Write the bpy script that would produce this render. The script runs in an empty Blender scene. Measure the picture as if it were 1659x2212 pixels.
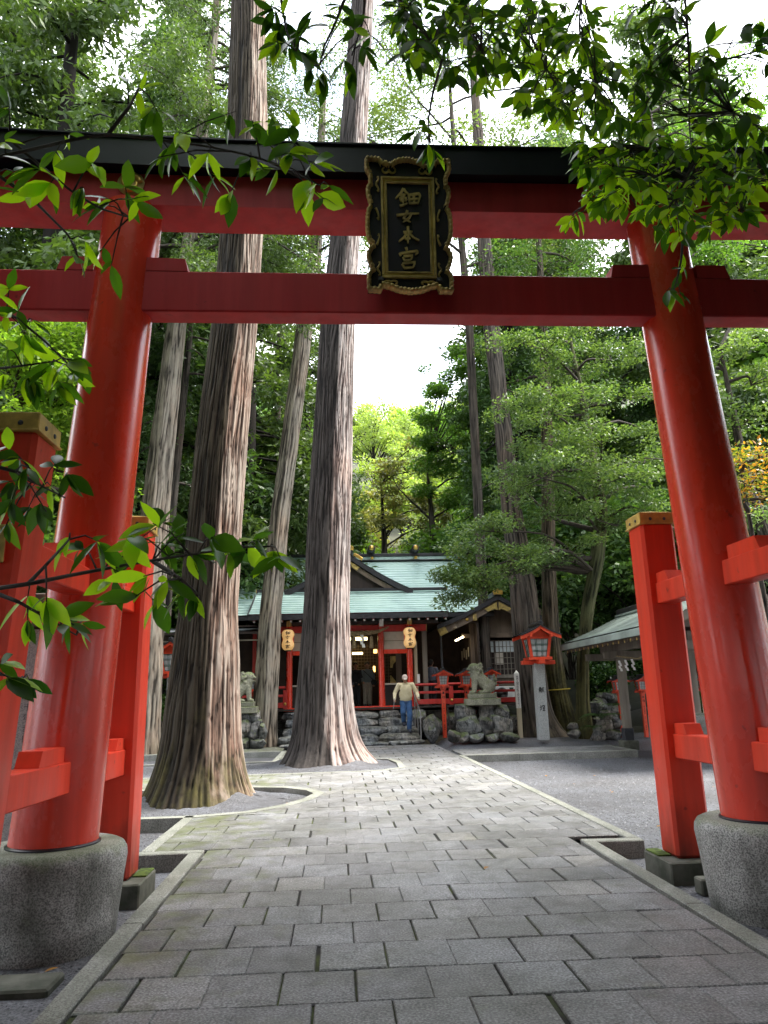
import bpy, math, random
import numpy as np
from mathutils import Vector, Matrix
SC = bpy.context.scene
COL = bpy.data.collections.new('place'); SC.collection.children.link(COL)
R_ = math.radians
pi = math.pi

# ---------------------------------------------------------------- camera
FPX, PW, PH = 1594., 1659., 2212.
_p, _y, _r = R_(13.9), R_(3.9), R_(1.4)
CAM = np.array([0, 0, 1.5])
FW = np.array([math.sin(_y)*math.cos(_p), math.cos(_y)*math.cos(_p), math.sin(_p)])
_r0 = np.array([math.cos(_y), -math.sin(_y), 0]); _u0 = np.cross(_r0, FW)
RT = _r0*math.cos(_r) - _u0*math.sin(_r); UP = _u0*math.cos(_r) + _r0*math.sin(_r)
cd = bpy.data.cameras.new('camera'); cam = bpy.data.objects.new('camera', cd); COL.objects.link(cam)
cd.sensor_fit = 'VERTICAL'; cd.sensor_height = 24; cd.sensor_width = 18; cd.lens = 24*FPX/PH
cd.clip_start = .05; cd.clip_end = 2000
M = Matrix.Identity(4)
for i in range(3):
    M[i][0], M[i][1], M[i][2], M[i][3] = RT[i], UP[i], -FW[i], CAM[i]
cam.matrix_world = M
SC.camera = cam

def ray(u, v): return FW + RT*((u-PW/2)/FPX) - UP*((v-PH/2)/FPX)
def at(u, v, Y):                      # a sight line from the survey photo cut at distance Y along the path
    d = ray(u, v); return CAM + d*(Y/d[1])
def atd(u, v, t): return CAM + ray(u, v)*t

# ---------------------------------------------------------------- mesh helpers
class MB:
    def __init__(s): s.v = []; s.f = []
    def add(s, vs, fs):
        b = len(s.v); s.v += [tuple(map(float, q)) for q in vs]; s.f += [tuple(b+i for i in f) for f in fs]; return s
    def box(s, c, sz, rot=None, bev=.008):
        hx, hy, hz = [q/2 for q in sz]; bev = min(bev, hx*.45, hy*.45, hz*.45)
        h = (hx, hy, hz); idx = {}; vs = []
        for sx in (-1, 1):
            for sy in (-1, 1):
                for sz_ in (-1, 1):
                    sg = (sx, sy, sz_)
                    for a in range(3):
                        idx[sg, a] = len(vs)
                        vs.append([sg[i]*(h[i] if i == a else h[i]-bev) for i in range(3)])
        fs = []
        for a in range(3):
            b, d = (a+1) % 3, (a+2) % 3
            for sg in (-1, 1):
                q = []
                for (p, r) in ((-1, -1), (1, -1), (1, 1), (-1, 1)):
                    k = [0]*3; k[a] = sg; k[b] = p; k[d] = r; q.append(idx[tuple(k), a])
                fs.append(q if sg > 0 else q[::-1])
            for p in (-1, 1):
                for r in (-1, 1):           # edge along a between faces b and d
                    k0 = [0]*3; k1 = [0]*3; k0[a] = -1; k1[a] = 1; k0[b] = k1[b] = p; k0[d] = k1[d] = r
                    q = [idx[tuple(k0), b], idx[tuple(k1), b], idx[tuple(k1), d], idx[tuple(k0), d]]
                    fs.append(q if p*r < 0 else q[::-1])
        for sx in (-1, 1):
            for sy in (-1, 1):
                for sz_ in (-1, 1):
                    q = [idx[(sx, sy, sz_), a] for a in range(3)]
                    fs.append(q if sx*sy*sz_ > 0 else q[::-1])
        V = np.array(vs)
        if rot is not None: V = V @ np.array(rot.to_3x3() if hasattr(rot, 'to_3x3') else rot).T
        return s.add(V + np.array(c), fs)
    def bar(s, p0, p1, w, h, bev=.006, up=(0, 0, 1)):
        p0 = np.array(p0, float); p1 = np.array(p1, float); y = p1-p0; L = np.linalg.norm(y); y /= L
        x = np.cross(y, up); x /= np.linalg.norm(x); z = np.cross(x, y)
        return s.box((p0+p1)/2, (w, L, h), np.stack([x, y, z], 1), bev)
    def tube(s, pts, rad, n=10, caps=True):
        pts = [np.array(p, float) for p in pts]
        if np.isscalar(rad): rad = [rad]*len(pts)
        b = len(s.v); ref = None
        for i, p in enumerate(pts):
            t = pts[min(i+1, len(pts)-1)] - pts[max(i-1, 0)]; t /= max(1e-9, np.linalg.norm(t))
            if ref is None: ref = np.array([1., 0, 0]) if abs(t[0]) < .8 else np.array([0, 1., 0])
            x = ref - t*(ref@t); x /= np.linalg.norm(x); ref = x; y = np.cross(t, x)
            for k in range(n):
                a = 2*pi*k/n; s.v.append(tuple(p + rad[i]*(x*math.cos(a) + y*math.sin(a))))
        for i in range(len(pts)-1):
            for k in range(n):
                k2 = (k+1) % n
                s.f.append((b+i*n+k, b+i*n+k2, b+(i+1)*n+k2, b+(i+1)*n+k))
        if caps:
            s.f.append(tuple(b+k for k in range(n))[::-1]); e = b+(len(pts)-1)*n
            s.f.append(tuple(e+k for k in range(n)))
        return s
    def lathe(s, c, prof, n=32, ax=(0, 0, 1)):         # prof: (radius, height) from bottom to top
        z = np.array(ax, float); x = np.cross(z, (0, 1, 0) if abs(z[1]) < .9 else (1, 0, 0)); x /= np.linalg.norm(x); y = np.cross(z, x)
        b = len(s.v); c = np.array(c, float)
        for r, h in prof:
            for k in range(n):
                a = 2*pi*k/n; s.v.append(tuple(c + z*h + r*(x*math.cos(a) + y*math.sin(a))))
        for i in range(len(prof)-1):
            for k in range(n):
                k2 = (k+1) % n; s.f.append((b+i*n+k, b+i*n+k2, b+(i+1)*n+k2, b+(i+1)*n+k))
        s.f.append(tuple(b+k for k in range(n))[::-1]); e = b+(len(prof)-1)*n; s.f.append(tuple(e+k for k in range(n)))
        return s
    def prism(s, poly, o, x, y, n, d):                  # 2-D outline in plane (o,x,y), thickness d along n
        o, x, y, n = [np.array(q, float) for q in (o, x, y, n)]
        N = len(poly); a = [o + x*p[0] + y*p[1] for p in poly]; b = [q + n*d for q in a]
        return s.add(a+b, [tuple(range(N))[::-1], tuple(range(N, 2*N))] + [(i, (i+1) % N, N+(i+1) % N, N+i) for i in range(N)])
    def quad(s, a, b, c, d): return s.add([a, b, c, d], [(0, 1, 2, 3)])
    def sheet(s, grid):                                 # grid[i][j] points
        m, n = len(grid), len(grid[0])
        return s.add([p for r in grid for p in r], [(i*n+j, i*n+j+1, (i+1)*n+j+1, (i+1)*n+j) for i in range(m-1) for j in range(n-1)])
    def build(s, name, mat, parent=None, smooth=False, local=False):
        V = np.array(s.v, float).reshape(-1, 3)
        if parent is not None and not local: V = V - np.array(root_of(parent)['org'])
        me = bpy.data.meshes.new(name); me.from_pydata(V.tolist(), [], s.f); me.update()
        return link(name, me, mat, parent, smooth)

def link(name, me, mat, parent=None, smooth=False):
    o = bpy.data.objects.new(name, me); COL.objects.link(o)
    for m in (mat if isinstance(mat, (list, tuple)) else [mat]): me.materials.append(m)
    if smooth: me.polygons.foreach_set('use_smooth', [True]*len(me.polygons)); me.update()
    if smooth == 'auto':
        try: me.set_sharp_from_angle(angle=R_(40))
        except Exception: pass
    if parent is not None: o.parent = parent
    return o
def root_of(o):
    while o.parent is not None: o = o.parent
    if 'org' not in o: o['org'] = (0., 0., 0.)
    return o
def thing(name, label, cat, loc=(0, 0, 0), group=None, rz=0):
    o = bpy.data.objects.new(name, None); COL.objects.link(o); o.location = [float(q) for q in loc]; o.rotation_euler = (0, 0, rz)
    o.empty_display_size = .1; o['org'] = [float(q) for q in loc]
    return tag(o, label, cat, group)
def tag(o, label, cat, group=None):
    o['label'] = label; o['category'] = cat
    if group: o['group'] = group
    return o
def kind(o, k='structure'): o['kind'] = k; return o
def dup(root, loc, rz=0, sc=None, label=None, group=None):
    r = root.copy(); COL.objects.link(r); r.location = [float(q) for q in loc]; r.rotation_euler = (0, 0, rz)
    if sc is not None: r.scale = sc if hasattr(sc, '__len__') else (sc, sc, sc)
    if label: r['label'] = label
    if group: r['group'] = group
    for ch in root.children:
        c = ch.copy(); COL.objects.link(c); c.parent = r
        for g in ch.children:
            d = g.copy(); COL.objects.link(d); d.parent = c
    return r
def npmesh(name, V, F, mat, parent=None, smooth=False):       # fast mesh from arrays, F all quads or all tris
    V = np.asarray(V, np.float32); F = np.asarray(F, np.int32); k = F.shape[1]
    if parent is not None: V = V - np.array(root_of(parent)['org'], np.float32)
    me = bpy.data.meshes.new(name); me.vertices.add(len(V)); me.vertices.foreach_set('co', V.ravel())
    me.loops.add(F.size); me.loops.foreach_set('vertex_index', F.ravel())
    me.polygons.add(len(F)); me.polygons.foreach_set('loop_start', np.arange(0, F.size, k, dtype=np.int32))
    me.polygons.foreach_set('loop_total', np.full(len(F), k, np.int32)); me.update(calc_edges=True); me.validate()
    return link(name, me, mat, parent, smooth)
def unit(a): return a/np.maximum(1e-9, np.linalg.norm(a, axis=-1, keepdims=True))
def vnoise(shape, x, y, seed, perx=True):                     # smooth value noise on a random lattice
    g = np.random.RandomState(seed).rand(*shape)
    xi = np.floor(x).astype(int); yi = np.floor(y).astype(int); fx = x-xi; fy = y-yi
    fx = fx*fx*(3-2*fx); fy = fy*fy*(3-2*fy); a, b = shape
    q = lambda i, j: g[i % a, j % b]
    return (q(xi, yi)*(1-fx)+q(xi+1, yi)*fx)*(1-fy) + (q(xi, yi+1)*(1-fx)+q(xi+1, yi+1)*fx)*fy
def noise3(P, s, seed=0):
    from mathutils import noise as mn
    o = Vector((seed*7.1, seed*3.3, seed*5.7))
    return np.array([mn.fractal(Vector(p)*s+o, 1.0, 2.0, 4) for p in P])

# ---------------------------------------------------------------- materials
def nt(name):
    m = bpy.data.materials.new(name); m.use_nodes = True; t = m.node_tree; t.nodes.clear()
    out = t.nodes.new('ShaderNodeOutputMaterial'); return m, t, out
def N(t, typ, **kw):
    n = t.nodes.new(typ)
    for k, v in kw.items():
        if k in n.inputs.keys(): n.inputs[k].default_value = v
        else: setattr(n, k, v)
    return n
def ramp(t, fac, stops):
    r = N(t, 'ShaderNodeValToRGB'); e = r.color_ramp.elements
    while len(e) < len(stops): e.new(.5)
    for q, (p, c) in zip(e, stops): q.position = p; q.color = (*c, 1) if len(c) == 3 else c
    t.links.new(fac, r.inputs[0]); return r.outputs[0]
def mixc(t, fac, a, b, mode='MIX'):
    m = N(t, 'ShaderNodeMix', data_type='RGBA', blend_type=mode)
    for s, v in ((m.inputs[0], fac), (m.inputs[6], a), (m.inputs[7], b)):
        if hasattr(v, 'is_output'): t.links.new(v, s)
        elif np.isscalar(v): s.default_value = v
        else: s.default_value = (*v, 1)
    return m.outputs[2]
def mth(t, op, a, b=None):
    m = N(t, 'ShaderNodeMath', operation=op)
    for i, v in enumerate((a, b)):
        if v is None: continue
        if hasattr(v, 'is_output'): t.links.new(v, m.inputs[i])
        else: m.inputs[i].default_value = v
    return m.outputs[0]
def tex(t, kind_, scale, stretch=(1, 1, 1), detail=4, coord='Object', **kw):
    tc = N(t, 'ShaderNodeTexCoord'); mp = N(t, 'ShaderNodeMapping'); mp.inputs['Scale'].default_value = stretch
    t.links.new(tc.outputs[coord], mp.inputs[0])
    n = N(t, 'ShaderNodeTexNoise' if kind_ == 'noise' else 'ShaderNodeTexVoronoi'); n.inputs['Scale'].default_value = scale
    if kind_ == 'noise': n.inputs['Detail'].default_value = detail; n.inputs['Roughness'].default_value = .6
    t.links.new(mp.outputs[0], n.inputs['Vector'])
    return n.outputs[0]
def bsdf(t, out, col, rough=.6, metal=0, bump=None, spec=.5, coat=0):
    b = N(t, 'ShaderNodeBsdfPrincipled'); b.inputs['Roughness'].default_value = rough if np.isscalar(rough) else .5
    if not np.isscalar(rough): t.links.new(rough, b.inputs['Roughness'])
    b.inputs['Metallic'].default_value = metal; b.inputs['Specular IOR Level'].default_value = spec
    b.inputs['Coat Weight'].default_value = coat; b.inputs['Coat Roughness'].default_value = .12
    if hasattr(col, 'is_output'): t.links.new(col, b.inputs['Base Color'])
    else: b.inputs['Base Color'].default_value = (*col, 1)
    if bump is not None:
        h, st, di = bump; bn = N(t, 'ShaderNodeBump'); bn.inputs['Strength'].default_value = st; bn.inputs['Distance'].default_value = di
        t.links.new(h, bn.inputs['Height']); t.links.new(bn.outputs[0], b.inputs['Normal'])
    t.links.new(b.outputs[0], out.inputs[0]); return b
def matte(name, c, c2=None, scale=6, stretch=(1, 1, 1), rough=.7, bump=.0, bscale=40, metal=0, spec=.4, isl=0, coat=0):
    m, t, out = nt(name); c2 = c2 or tuple(q*.6 for q in c)
    f = tex(t, 'noise', scale, stretch); col = ramp(t, f, [(.35, c2), (.65, c)])
    if isl:
        g = N(t, 'ShaderNodeNewGeometry'); v = mth(t, 'ADD', mth(t, 'MULTIPLY', g.outputs['Random Per Island'], isl), 1-isl/2)
        hs = N(t, 'ShaderNodeHueSaturation'); t.links.new(v, hs.inputs['Value']); t.links.new(col, hs.inputs['Color']); col = hs.outputs[0]
    bp = None
    if bump: bp = (tex(t, 'noise', bscale, stretch, 5), bump, .01)
    bsdf(t, out, col, rough, metal, bp, spec, coat); return m
def lacquer(name, c, fade, rough=.28, dirt=0, spec=.45, coat=.22):
    m, t, out = nt(name)
    col = mixc(t, ramp(t, tex(t, 'noise', 1.3, (1, 1, .35), 5), [(.4, (0, 0, 0)), (.75, (1, 1, 1))]), c, fade)
    sp = ramp(t, tex(t, 'noise', 9, (1, 1, 1), 6), [(.665, (0, 0, 0)), (.72, (1, 1, 1))])
    col = mixc(t, mth(t, 'MULTIPLY', sp, .5), col, (.05, .02, .02))
    if dirt:
        g = N(t, 'ShaderNodeNewGeometry'); sx = N(t, 'ShaderNodeSeparateXYZ'); t.links.new(g.outputs['Position'], sx.inputs[0])
        low = ramp(t, mth(t, 'ADD', mth(t, 'MULTIPLY', sx.outputs[2], .8), mth(t, 'MULTIPLY', tex(t, 'noise', 5, (1, 1, .3), 6), .9)), [(.35, (1, 1, 1)), (.85, (0, 0, 0))])
        col = mixc(t, mth(t, 'MULTIPLY', low, dirt), col, (.03, .018, .013))
    rg = ramp(t, tex(t, 'noise', 4, (1, 1, .5), 6), [(.3, (rough*.8,)*3), (.7, (rough*1.6,)*3)])
    b = bsdf(t, out, mixc(t, 1., col, ramp(t, tex(t, 'noise', 7, (1, 1, .06), 5), [(.3, (.80, .78, .78)), (.7, (1.12, 1.1, 1.1))]), 'MULTIPLY'), rg, 0, (tex(t, 'noise', 14, (1, 1, .15), 4), .12, .01), spec, coat); return m
def emis(name, c, st):
    m, t, out = nt(name); e = N(t, 'ShaderNodeEmission'); e.inputs[0].default_value = (*c, 1); e.inputs[1].default_value = st
    t.links.new(e.outputs[0], out.inputs[0]); return m
def leafmat(name, ca, cb, young=None, yf=.2, tr=.4, trc=None, rough=.45, spec=.35):
    m, t, out = nt(name); g = N(t, 'ShaderNodeNewGeometry'); rnd = g.outputs['Random Per Island']
    if young is None: col = ramp(t, rnd, [(0, ca), (1, cb)])
    else: col = ramp(t, rnd, [(0, ca), (1-yf-.04, cb), (1-yf, young), (1, tuple(q*1.15 for q in young))])
    big = ramp(t, tex(t, 'noise', .55, (1, 1, 1), 2, 'Object'), [(.35, (.72, .74, .78)), (.65, (1.2, 1.15, .95))])
    col = mixc(t, 1., col, big, 'MULTIPLY')
    b = N(t, 'ShaderNodeBsdfPrincipled'); b.inputs['Roughness'].default_value = rough; b.inputs['Specular IOR Level'].default_value = spec
    t.links.new(col, b.inputs['Base Color'])
    tl = N(t, 'ShaderNodeBsdfTranslucent'); t.links.new(mixc(t, 1., col, trc or (1.5, 1.6, .55), 'MULTIPLY'), tl.inputs[0])
    mx = N(t, 'ShaderNodeMixShader'); mx.inputs[0].default_value = tr
    t.links.new(b.outputs[0], mx.inputs[1]); t.links.new(tl.outputs[0], mx.inputs[2]); t.links.new(mx.outputs[0], out.inputs[0]); return m

def granite(name, lo, hi, moss=0, stain=.5):
    m, t, out = nt(name)
    v = tex(t, 'noise', 90, detail=3); col = ramp(t, v, [(.38, lo), (.6, hi)])
    bl = ramp(t, tex(t, 'noise', 2.2, (1, 1, .6), 5), [(.42, (0, 0, 0)), (.62, (1, 1, 1))])
    col = mixc(t, mth(t, 'MULTIPLY', bl, stain), col, (.045, .05, .038))
    if moss:
        g = N(t, 'ShaderNodeNewGeometry'); sx = N(t, 'ShaderNodeSeparateXYZ'); t.links.new(g.outputs['Normal'], sx.inputs[0])
        f = mth(t, 'MULTIPLY', ramp(t, mth(t, 'ADD', mth(t, 'MULTIPLY', sx.outputs[2], .35), tex(t, 'noise', 5, detail=6)), [(.62, (0, 0, 0)), (.78, (1, 1, 1))]), moss)
        col = mixc(t, f, col, (.09, .13, .025))
    bsdf(t, out, col, .8, 0, (v, .25, .01), .3); return m
def rockmat(name, lo, hi, moss=.3):
    m, t, out = nt(name)
    a = tex(t, 'noise', 2.2, (1, .6, 2.6), 7); b = tex(t, 'noise', 9, (1.3, 1, .6), 7); f = mth(t, 'ADD', mth(t, 'MULTIPLY', a, .55), mth(t, 'MULTIPLY', b, .45))
    col = ramp(t, f, [(.34, tuple(q*.35 for q in lo)), (.46, lo), (.58, hi), (.72, tuple(min(1, q*1.5) for q in hi))])
    cr = ramp(t, tex(t, 'noise', 3.3, (1, 1, .5), 3), [(.47, (1, 1, 1)), (.495, (.25, .24, .23)), (.52, (1, 1, 1))]); col = mixc(t, 1., col, cr, 'MULTIPLY')
    wm = ramp(t, tex(t, 'noise', 1.2, detail=3), [(.4, (.9, .95, 1)), (.65, (1.12, 1, .85))]); col = mixc(t, 1., col, wm, 'MULTIPLY')
    if moss:
        g = N(t, 'ShaderNodeNewGeometry'); sx = N(t, 'ShaderNodeSeparateXYZ'); t.links.new(g.outputs['Normal'], sx.inputs[0])
        k = mth(t, 'MULTIPLY', ramp(t, mth(t, 'ADD', mth(t, 'MULTIPLY', sx.outputs[2], .3), tex(t, 'noise', 4, detail=6)), [(.66, (0, 0, 0)), (.76, (1, 1, 1))]), moss); col = mixc(t, k, col, (.07, .095, .018))
    bsdf(t, out, col, .75, 0, (f, 1., .05), .35); return m
MT = {}
MT['red'] = lacquer('vermilion_paint', (.68, .045, .018), (.56, .05, .03), .22, 0, .4, .2)
MT['redpost'] = lacquer('vermilion_paint_weathered', (.70, .048, .018), (.58, .055, .03), .34, .85, .25, .05)
MT['redbeam'] = lacquer('vermilion_paint_faded_shaded', (.42, .026, .028), (.44, .04, .042), .4, 0, .2, .0)  # faded beam paint, darkened further to put the beams' shade into the colour
MT['redl'] = lacquer('lantern_red_paint', (.72, .07, .022), (.62, .06, .03), .4)
MT['redd'] = lacquer('dull_red_paint', (.45, .025, .018), (.36, .03, .025), .4)
MT['black'] = matte('black_lacquer', (.012, .013, .02), (.006, .007, .012), 3, rough=.32)
MT['blacktile'] = matte('dark_metal_roof', (.035, .033, .038), (.02, .02, .022), 6, rough=.45)
MT['gold'] = matte('tarnished_gilt', (.60, .44, .14), (.26, .19, .07), 7, rough=.5, metal=.35)
MT['goldp'] = matte('gilt', (.72, .46, .10), (.45, .28, .07), 9, rough=.35, metal=.6)
MT['platewood'] = matte('black_plaque_board', (.012, .011, .02), (.02, .012, .018), 8, rough=.5)
MT['brass'] = matte('yellow_brass', (.66, .44, .10), (.38, .26, .07), 9, rough=.5, metal=.25)
MT['granite'] = granite('granite', (.13, .13, .13), (.44, .44, .42), .35, .75)
MT['granitel'] = granite('pale_granite', (.24, .25, .25), (.42, .43, .42), 0, .08)
MT['komastone'] = granite('weathered_grey_stone', (.12, .12, .09), (.38, .37, .28), .55, .55)
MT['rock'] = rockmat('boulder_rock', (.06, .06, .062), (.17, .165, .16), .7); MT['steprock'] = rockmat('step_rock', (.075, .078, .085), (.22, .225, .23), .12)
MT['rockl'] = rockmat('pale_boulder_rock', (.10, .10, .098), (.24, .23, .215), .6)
MT['slab'] = matte('concrete_block', (.12, .12, .10), (.05, .055, .04), 5, rough=.9, bump=.2)
MT['copper'] = matte('verdigris_copper', (.46, .61, .56), (.33, .46, .44), 1.2, (1, .3, 1), rough=.36, spec=.6, bump=.05)
MT['copperg'] = matte('grey_green_copper', (.32, .38, .35), (.19, .23, .21), 1.5, rough=.5)
MT['greyroof'] = matte('grey_sheet_roof', (.20, .22, .24), (.13, .15, .16), 2, rough=.5)
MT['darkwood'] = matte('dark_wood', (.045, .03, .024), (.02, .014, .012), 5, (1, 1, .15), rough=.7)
MT['wood'] = matte('weathered_wood', (.17, .125, .09), (.10, .075, .055), 5, (1, 1, .12), rough=.75, bump=.1)
MT['greywood'] = matte('grey_wood', (.21, .185, .15), (.12, .10, .085), 5, (1, 1, .12), rough=.8, bump=.1)
MT['palewood'] = matte('pale_wood', (.50, .43, .30), (.38, .32, .22), 6, (1, 1, .1), rough=.7)
MT['plaster'] = matte('off_white_panel', (.50, .45, .38), (.42, .38, .32), 4, rough=.8)
MT['white'] = matte('white_paint', (.75, .74, .70), (.6, .6, .57), 6, rough=.6)
MT['paper'] = matte('white_paper', (.8, .8, .78), (.7, .7, .68), 6, rough=.8)
MT['glass'] = matte('frosted_pane', (.52, .57, .58), (.40, .45, .47), 4, rough=.25, spec=.6)
MT['green'] = matte('green_lattice', (.03, .12, .09), (.02, .08, .06), 6, rough=.6)
MT['ink'] = matte('black_ink', (.01, .01, .012), (.015, .015, .015), 6, rough=.7)
MT['metal'] = matte('grey_metal', (.30, .29, .28), (.22, .21, .21), 8, rough=.38, metal=.7)
MT['darkmetal'] = matte('dark_metal', (.05, .052, .06), (.03, .03, .035), 8, rough=.5)
MT['rope'] = matte('straw_rope', (.33, .25, .14), (.20, .15, .08), 14, rough=.9)
MT['moss'] = matte('moss', (.085, .13, .016), (.025, .04, .008), 22, rough=.95, bump=.4)
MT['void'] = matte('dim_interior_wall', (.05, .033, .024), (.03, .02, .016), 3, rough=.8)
# ---------------------------------------------------------------- sky and light
SUN_AZ, SUN_EL = R_(79), R_(58)
w = bpy.data.worlds.new('World'); SC.world = w; w.use_nodes = True; t = w.node_tree; t.nodes.clear()
wo = N(t, 'ShaderNodeOutputWorld'); bg = N(t, 'ShaderNodeBackground'); bg.inputs[1].default_value = .12
sk = N(t, 'ShaderNodeTexSky'); sk.sky_type = 'NISHITA'; sk.sun_disc = False; sk.sun_elevation = SUN_EL; sk.sun_rotation = SUN_AZ
sk.air_density = 1; sk.dust_density = 1.5; sk.ozone_density = 1
tc = N(t, 'ShaderNodeTexCoord'); mp = N(t, 'ShaderNodeMapping'); mp.inputs['Scale'].default_value = (1, 1, 1.8); t.links.new(tc.outputs['Generated'], mp.inputs[0])
cn = N(t, 'ShaderNodeTexNoise'); cn.inputs['Scale'].default_value = 3.4; cn.inputs['Detail'].default_value = 7; cn.inputs['Roughness'].default_value = .55; t.links.new(mp.outputs[0], cn.inputs['Vector'])
cover = ramp(t, cn.outputs[0], [(.30, (.45, .45, .45)), (.52, (1, 1, 1))])
shade = ramp(t, cn.outputs[0], [(.35, (5.6, 6.0, 6.8)), (.70, (10.5, 10.6, 10.8))])
t.links.new(mixc(t, cover, sk.outputs[0], shade), bg.inputs[0]); t.links.new(bg.outputs[0], wo.inputs[0])
sl = bpy.data.lights.new('sun', 'SUN'); sl.energy = 2.9; sl.angle = R_(24); sl.color = (1, .94, .84)
so = bpy.data.objects.new('sun', sl); COL.objects.link(so)
sd = Vector((math.sin(SUN_AZ)*math.cos(SUN_EL), math.cos(SUN_AZ)*math.cos(SUN_EL), math.sin(SUN_EL)))
so.rotation_euler = sd.to_track_quat('Z', 'Y').to_euler(); so.location = sd*60
SC.view_settings.view_transform = 'Standard'; SC.view_settings.look = 'None'; SC.view_settings.exposure = 2.55; SC.view_settings.gamma = 1
SC.view_settings.use_curve_mapping = False
SC.cycles.max_bounces = 8; SC.cycles.diffuse_bounces = 4; SC.cycles.glossy_bounces = 3; SC.cycles.transmission_bounces = 4; SC.cycles.transparent_max_bounces = 4
SC.cycles.use_denoising = True

# ---------------------------------------------------------------- ground
def gz_(x, y):
    base = -.17
    sx_ = min(1, max(0, (x-3.2)/.3))
    if y > 21: base += .27*min(1, (y-21)/2.0)*sx_
    if y > 24.4: base += .15*min(1, (y-24.4)/.8)*(1-sx_)
    if y > 34: base += .44*(y-34) * min(1, (y-34)/14)
    if x < -7 and y > 4: base += .10*(-7-x)
    if x > 11.5 and y > 8: base += .22*(x-11.5)
    return base
def gmat():
    m, t, out = nt('gravel')
    v = tex(t, 'voronoi', 55, coord='Object'); n = tex(t, 'noise', 160, detail=2); f = mth(t, 'ADD', mth(t, 'MULTIPLY', v, .55), mth(t, 'MULTIPLY', n, .6))
    col = ramp(t, f, [(.28, (.012, .012, .014)), (.5, (.045, .047, .055)), (.72, (.13, .137, .152))])
    pt = mixc(t, 1., ramp(t, tex(t, 'noise', .7, detail=4), [(.35, (.72, .68, .66)), (.65, (1.15, 1.15, 1.18))]), ramp(t, tex(t, 'noise', 16, detail=6), [(.3, (.6, .6, .6)), (.7, (1.4, 1.4, 1.4))]), 'MULTIPLY'); col = mixc(t, 1., col, pt, 'MULTIPLY')
    g = N(t, 'ShaderNodeNewGeometry'); sx = N(t, 'ShaderNodeSeparateXYZ'); t.links.new(g.outputs['Position'], sx.inputs[0]); wob = mth(t, 'MULTIPLY', tex(t, 'noise', .6, detail=4), 1.4)
    fl = mth(t, 'MAXIMUM', mth(t, 'GREATER_THAN', mth(t, 'ADD', sx.outputs[1], wob), 25.4), mth(t, 'MAXIMUM', mth(t, 'GREATER_THAN', mth(t, 'ADD', sx.outputs[0], wob), 12.4), mth(t, 'MAXIMUM', mth(t, 'LESS_THAN', mth(t, 'ADD', sx.outputs[0], wob), -7.2), mth(t, 'LESS_THAN', mth(t, 'ADD', sx.outputs[1], wob), -3.))))
    col = mixc(t, fl, col, ramp(t, tex(t, 'noise', 7, detail=6), [(.35, (.02, .016, .01)), (.6, (.05, .045, .022))]))
    bsdf(t, out, col, .5, 0, (f, .5, .015), .6); return m
xs = np.concatenate([np.linspace(-160, -14, 14), np.linspace(-12, 16, 57), np.linspace(18, 160, 14)])
ys = np.concatenate([np.linspace(-60, 0, 7), np.linspace(1, 34, 67), np.linspace(36, 60, 13), np.linspace(65, 260, 30)])
rng = np.random.RandomState(3)
flat = [[(x, y, gz_(x, y)) for x in xs] for y in ys if y <= 34]
far = [[(x, y, gz_(x, y)) for x in xs] for y in ys if y >= 34]
kind(MB().sheet(flat).build('ground', gmat()))
kind(MB().sheet([[(x, y, gz_(x, y)) for x in xs] for y in ys if y >= 33.9]).build('hill', matte('forest_floor', (.05, .055, .03), (.03, .03, .02), .8, rough=.95)))

# paving: every stone is laid as a bevelled slab over a mossy bed
BED_A = [(-9, 10.6), (-1.9, 10.62), (-1.25, 10.85), (-.78, 11.4), (-.52, 11.95), (-.38, 12.55), (-.52, 12.98), (-.9, 13.42), (-1.42, 13.6), (-9, 13.7)]
BED_B = [(-9, 15.75), (.5, 15.88), (.92, 16.0), (1.3, 16.38), (1.34, 17.6), (1.2, 18.55), (.8, 18.7), (-9, 18.95)]
def grow(poly, d):
    P = np.array(poly); n = len(P); o = []
    for i in range(n):
        a, b, c = P[i-1], P[i], P[(i+1) % n]; e1 = unit(b-a); e2 = unit(c-b)
        n1 = np.array([e1[1], -e1[0]]); n2 = np.array([e2[1], -e2[0]]); m = n1+n2; o.append(tuple(b + m*d/max(.4, 1+n1@n2)))
    return o
def clip(poly, a, b, keep_right):
    o = []; n = len(poly)
    s = lambda p: ((b[0]-a[0])*(p[1]-a[1]) - (b[1]-a[1])*(p[0]-a[0])) * (-1 if keep_right else 1)
    for i in range(n):
        p, q = poly[i], poly[(i+1) % n]; sp, sq = s(p), s(q)
        if sp >= 0: o.append(p)
        if sp*sq < 0: f = sp/(sp-sq); o.append((p[0]+f*(q[0]-p[0]), p[1]+f*(q[1]-p[1])))
    return o
def area(p): return .5*abs(sum(p[i][0]*p[(i+1) % len(p)][1]-p[(i+1) % len(p)][0]*p[i][1] for i in range(len(p))))
def minus(poly, bed):
    out = []; cur = poly
    for i in range(len(bed)):
        a, b = bed[i], bed[(i+1) % len(bed)]
        o = clip(cur, a, b, True)
        if len(o) > 2 and area(o) > 1e-4: out.append(o)
        cur = clip(cur, a, b, False)
        if len(cur) < 3 or area(cur) < 1e-4: break
    return out
Y0, DY, DX = 4.204, .452, .396
BA, BB = grow(BED_A, .17), grow(BED_B, .13)
REG = [(-1.33, 2.42, 1.0, 8.27, 0), (-1.88, 2.98, 8.27, 10.53, 0), (-9, 2.98, 10.53, 18.67, 1), (-1.45, 2.98, 18.67, 23.4, 0), (3.12, 7.4, 19.1, 21.0, 0), (-9, -1.6, 22.4, 24.4, 0)]
pv = MB(); rr = random.Random(5)
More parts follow.
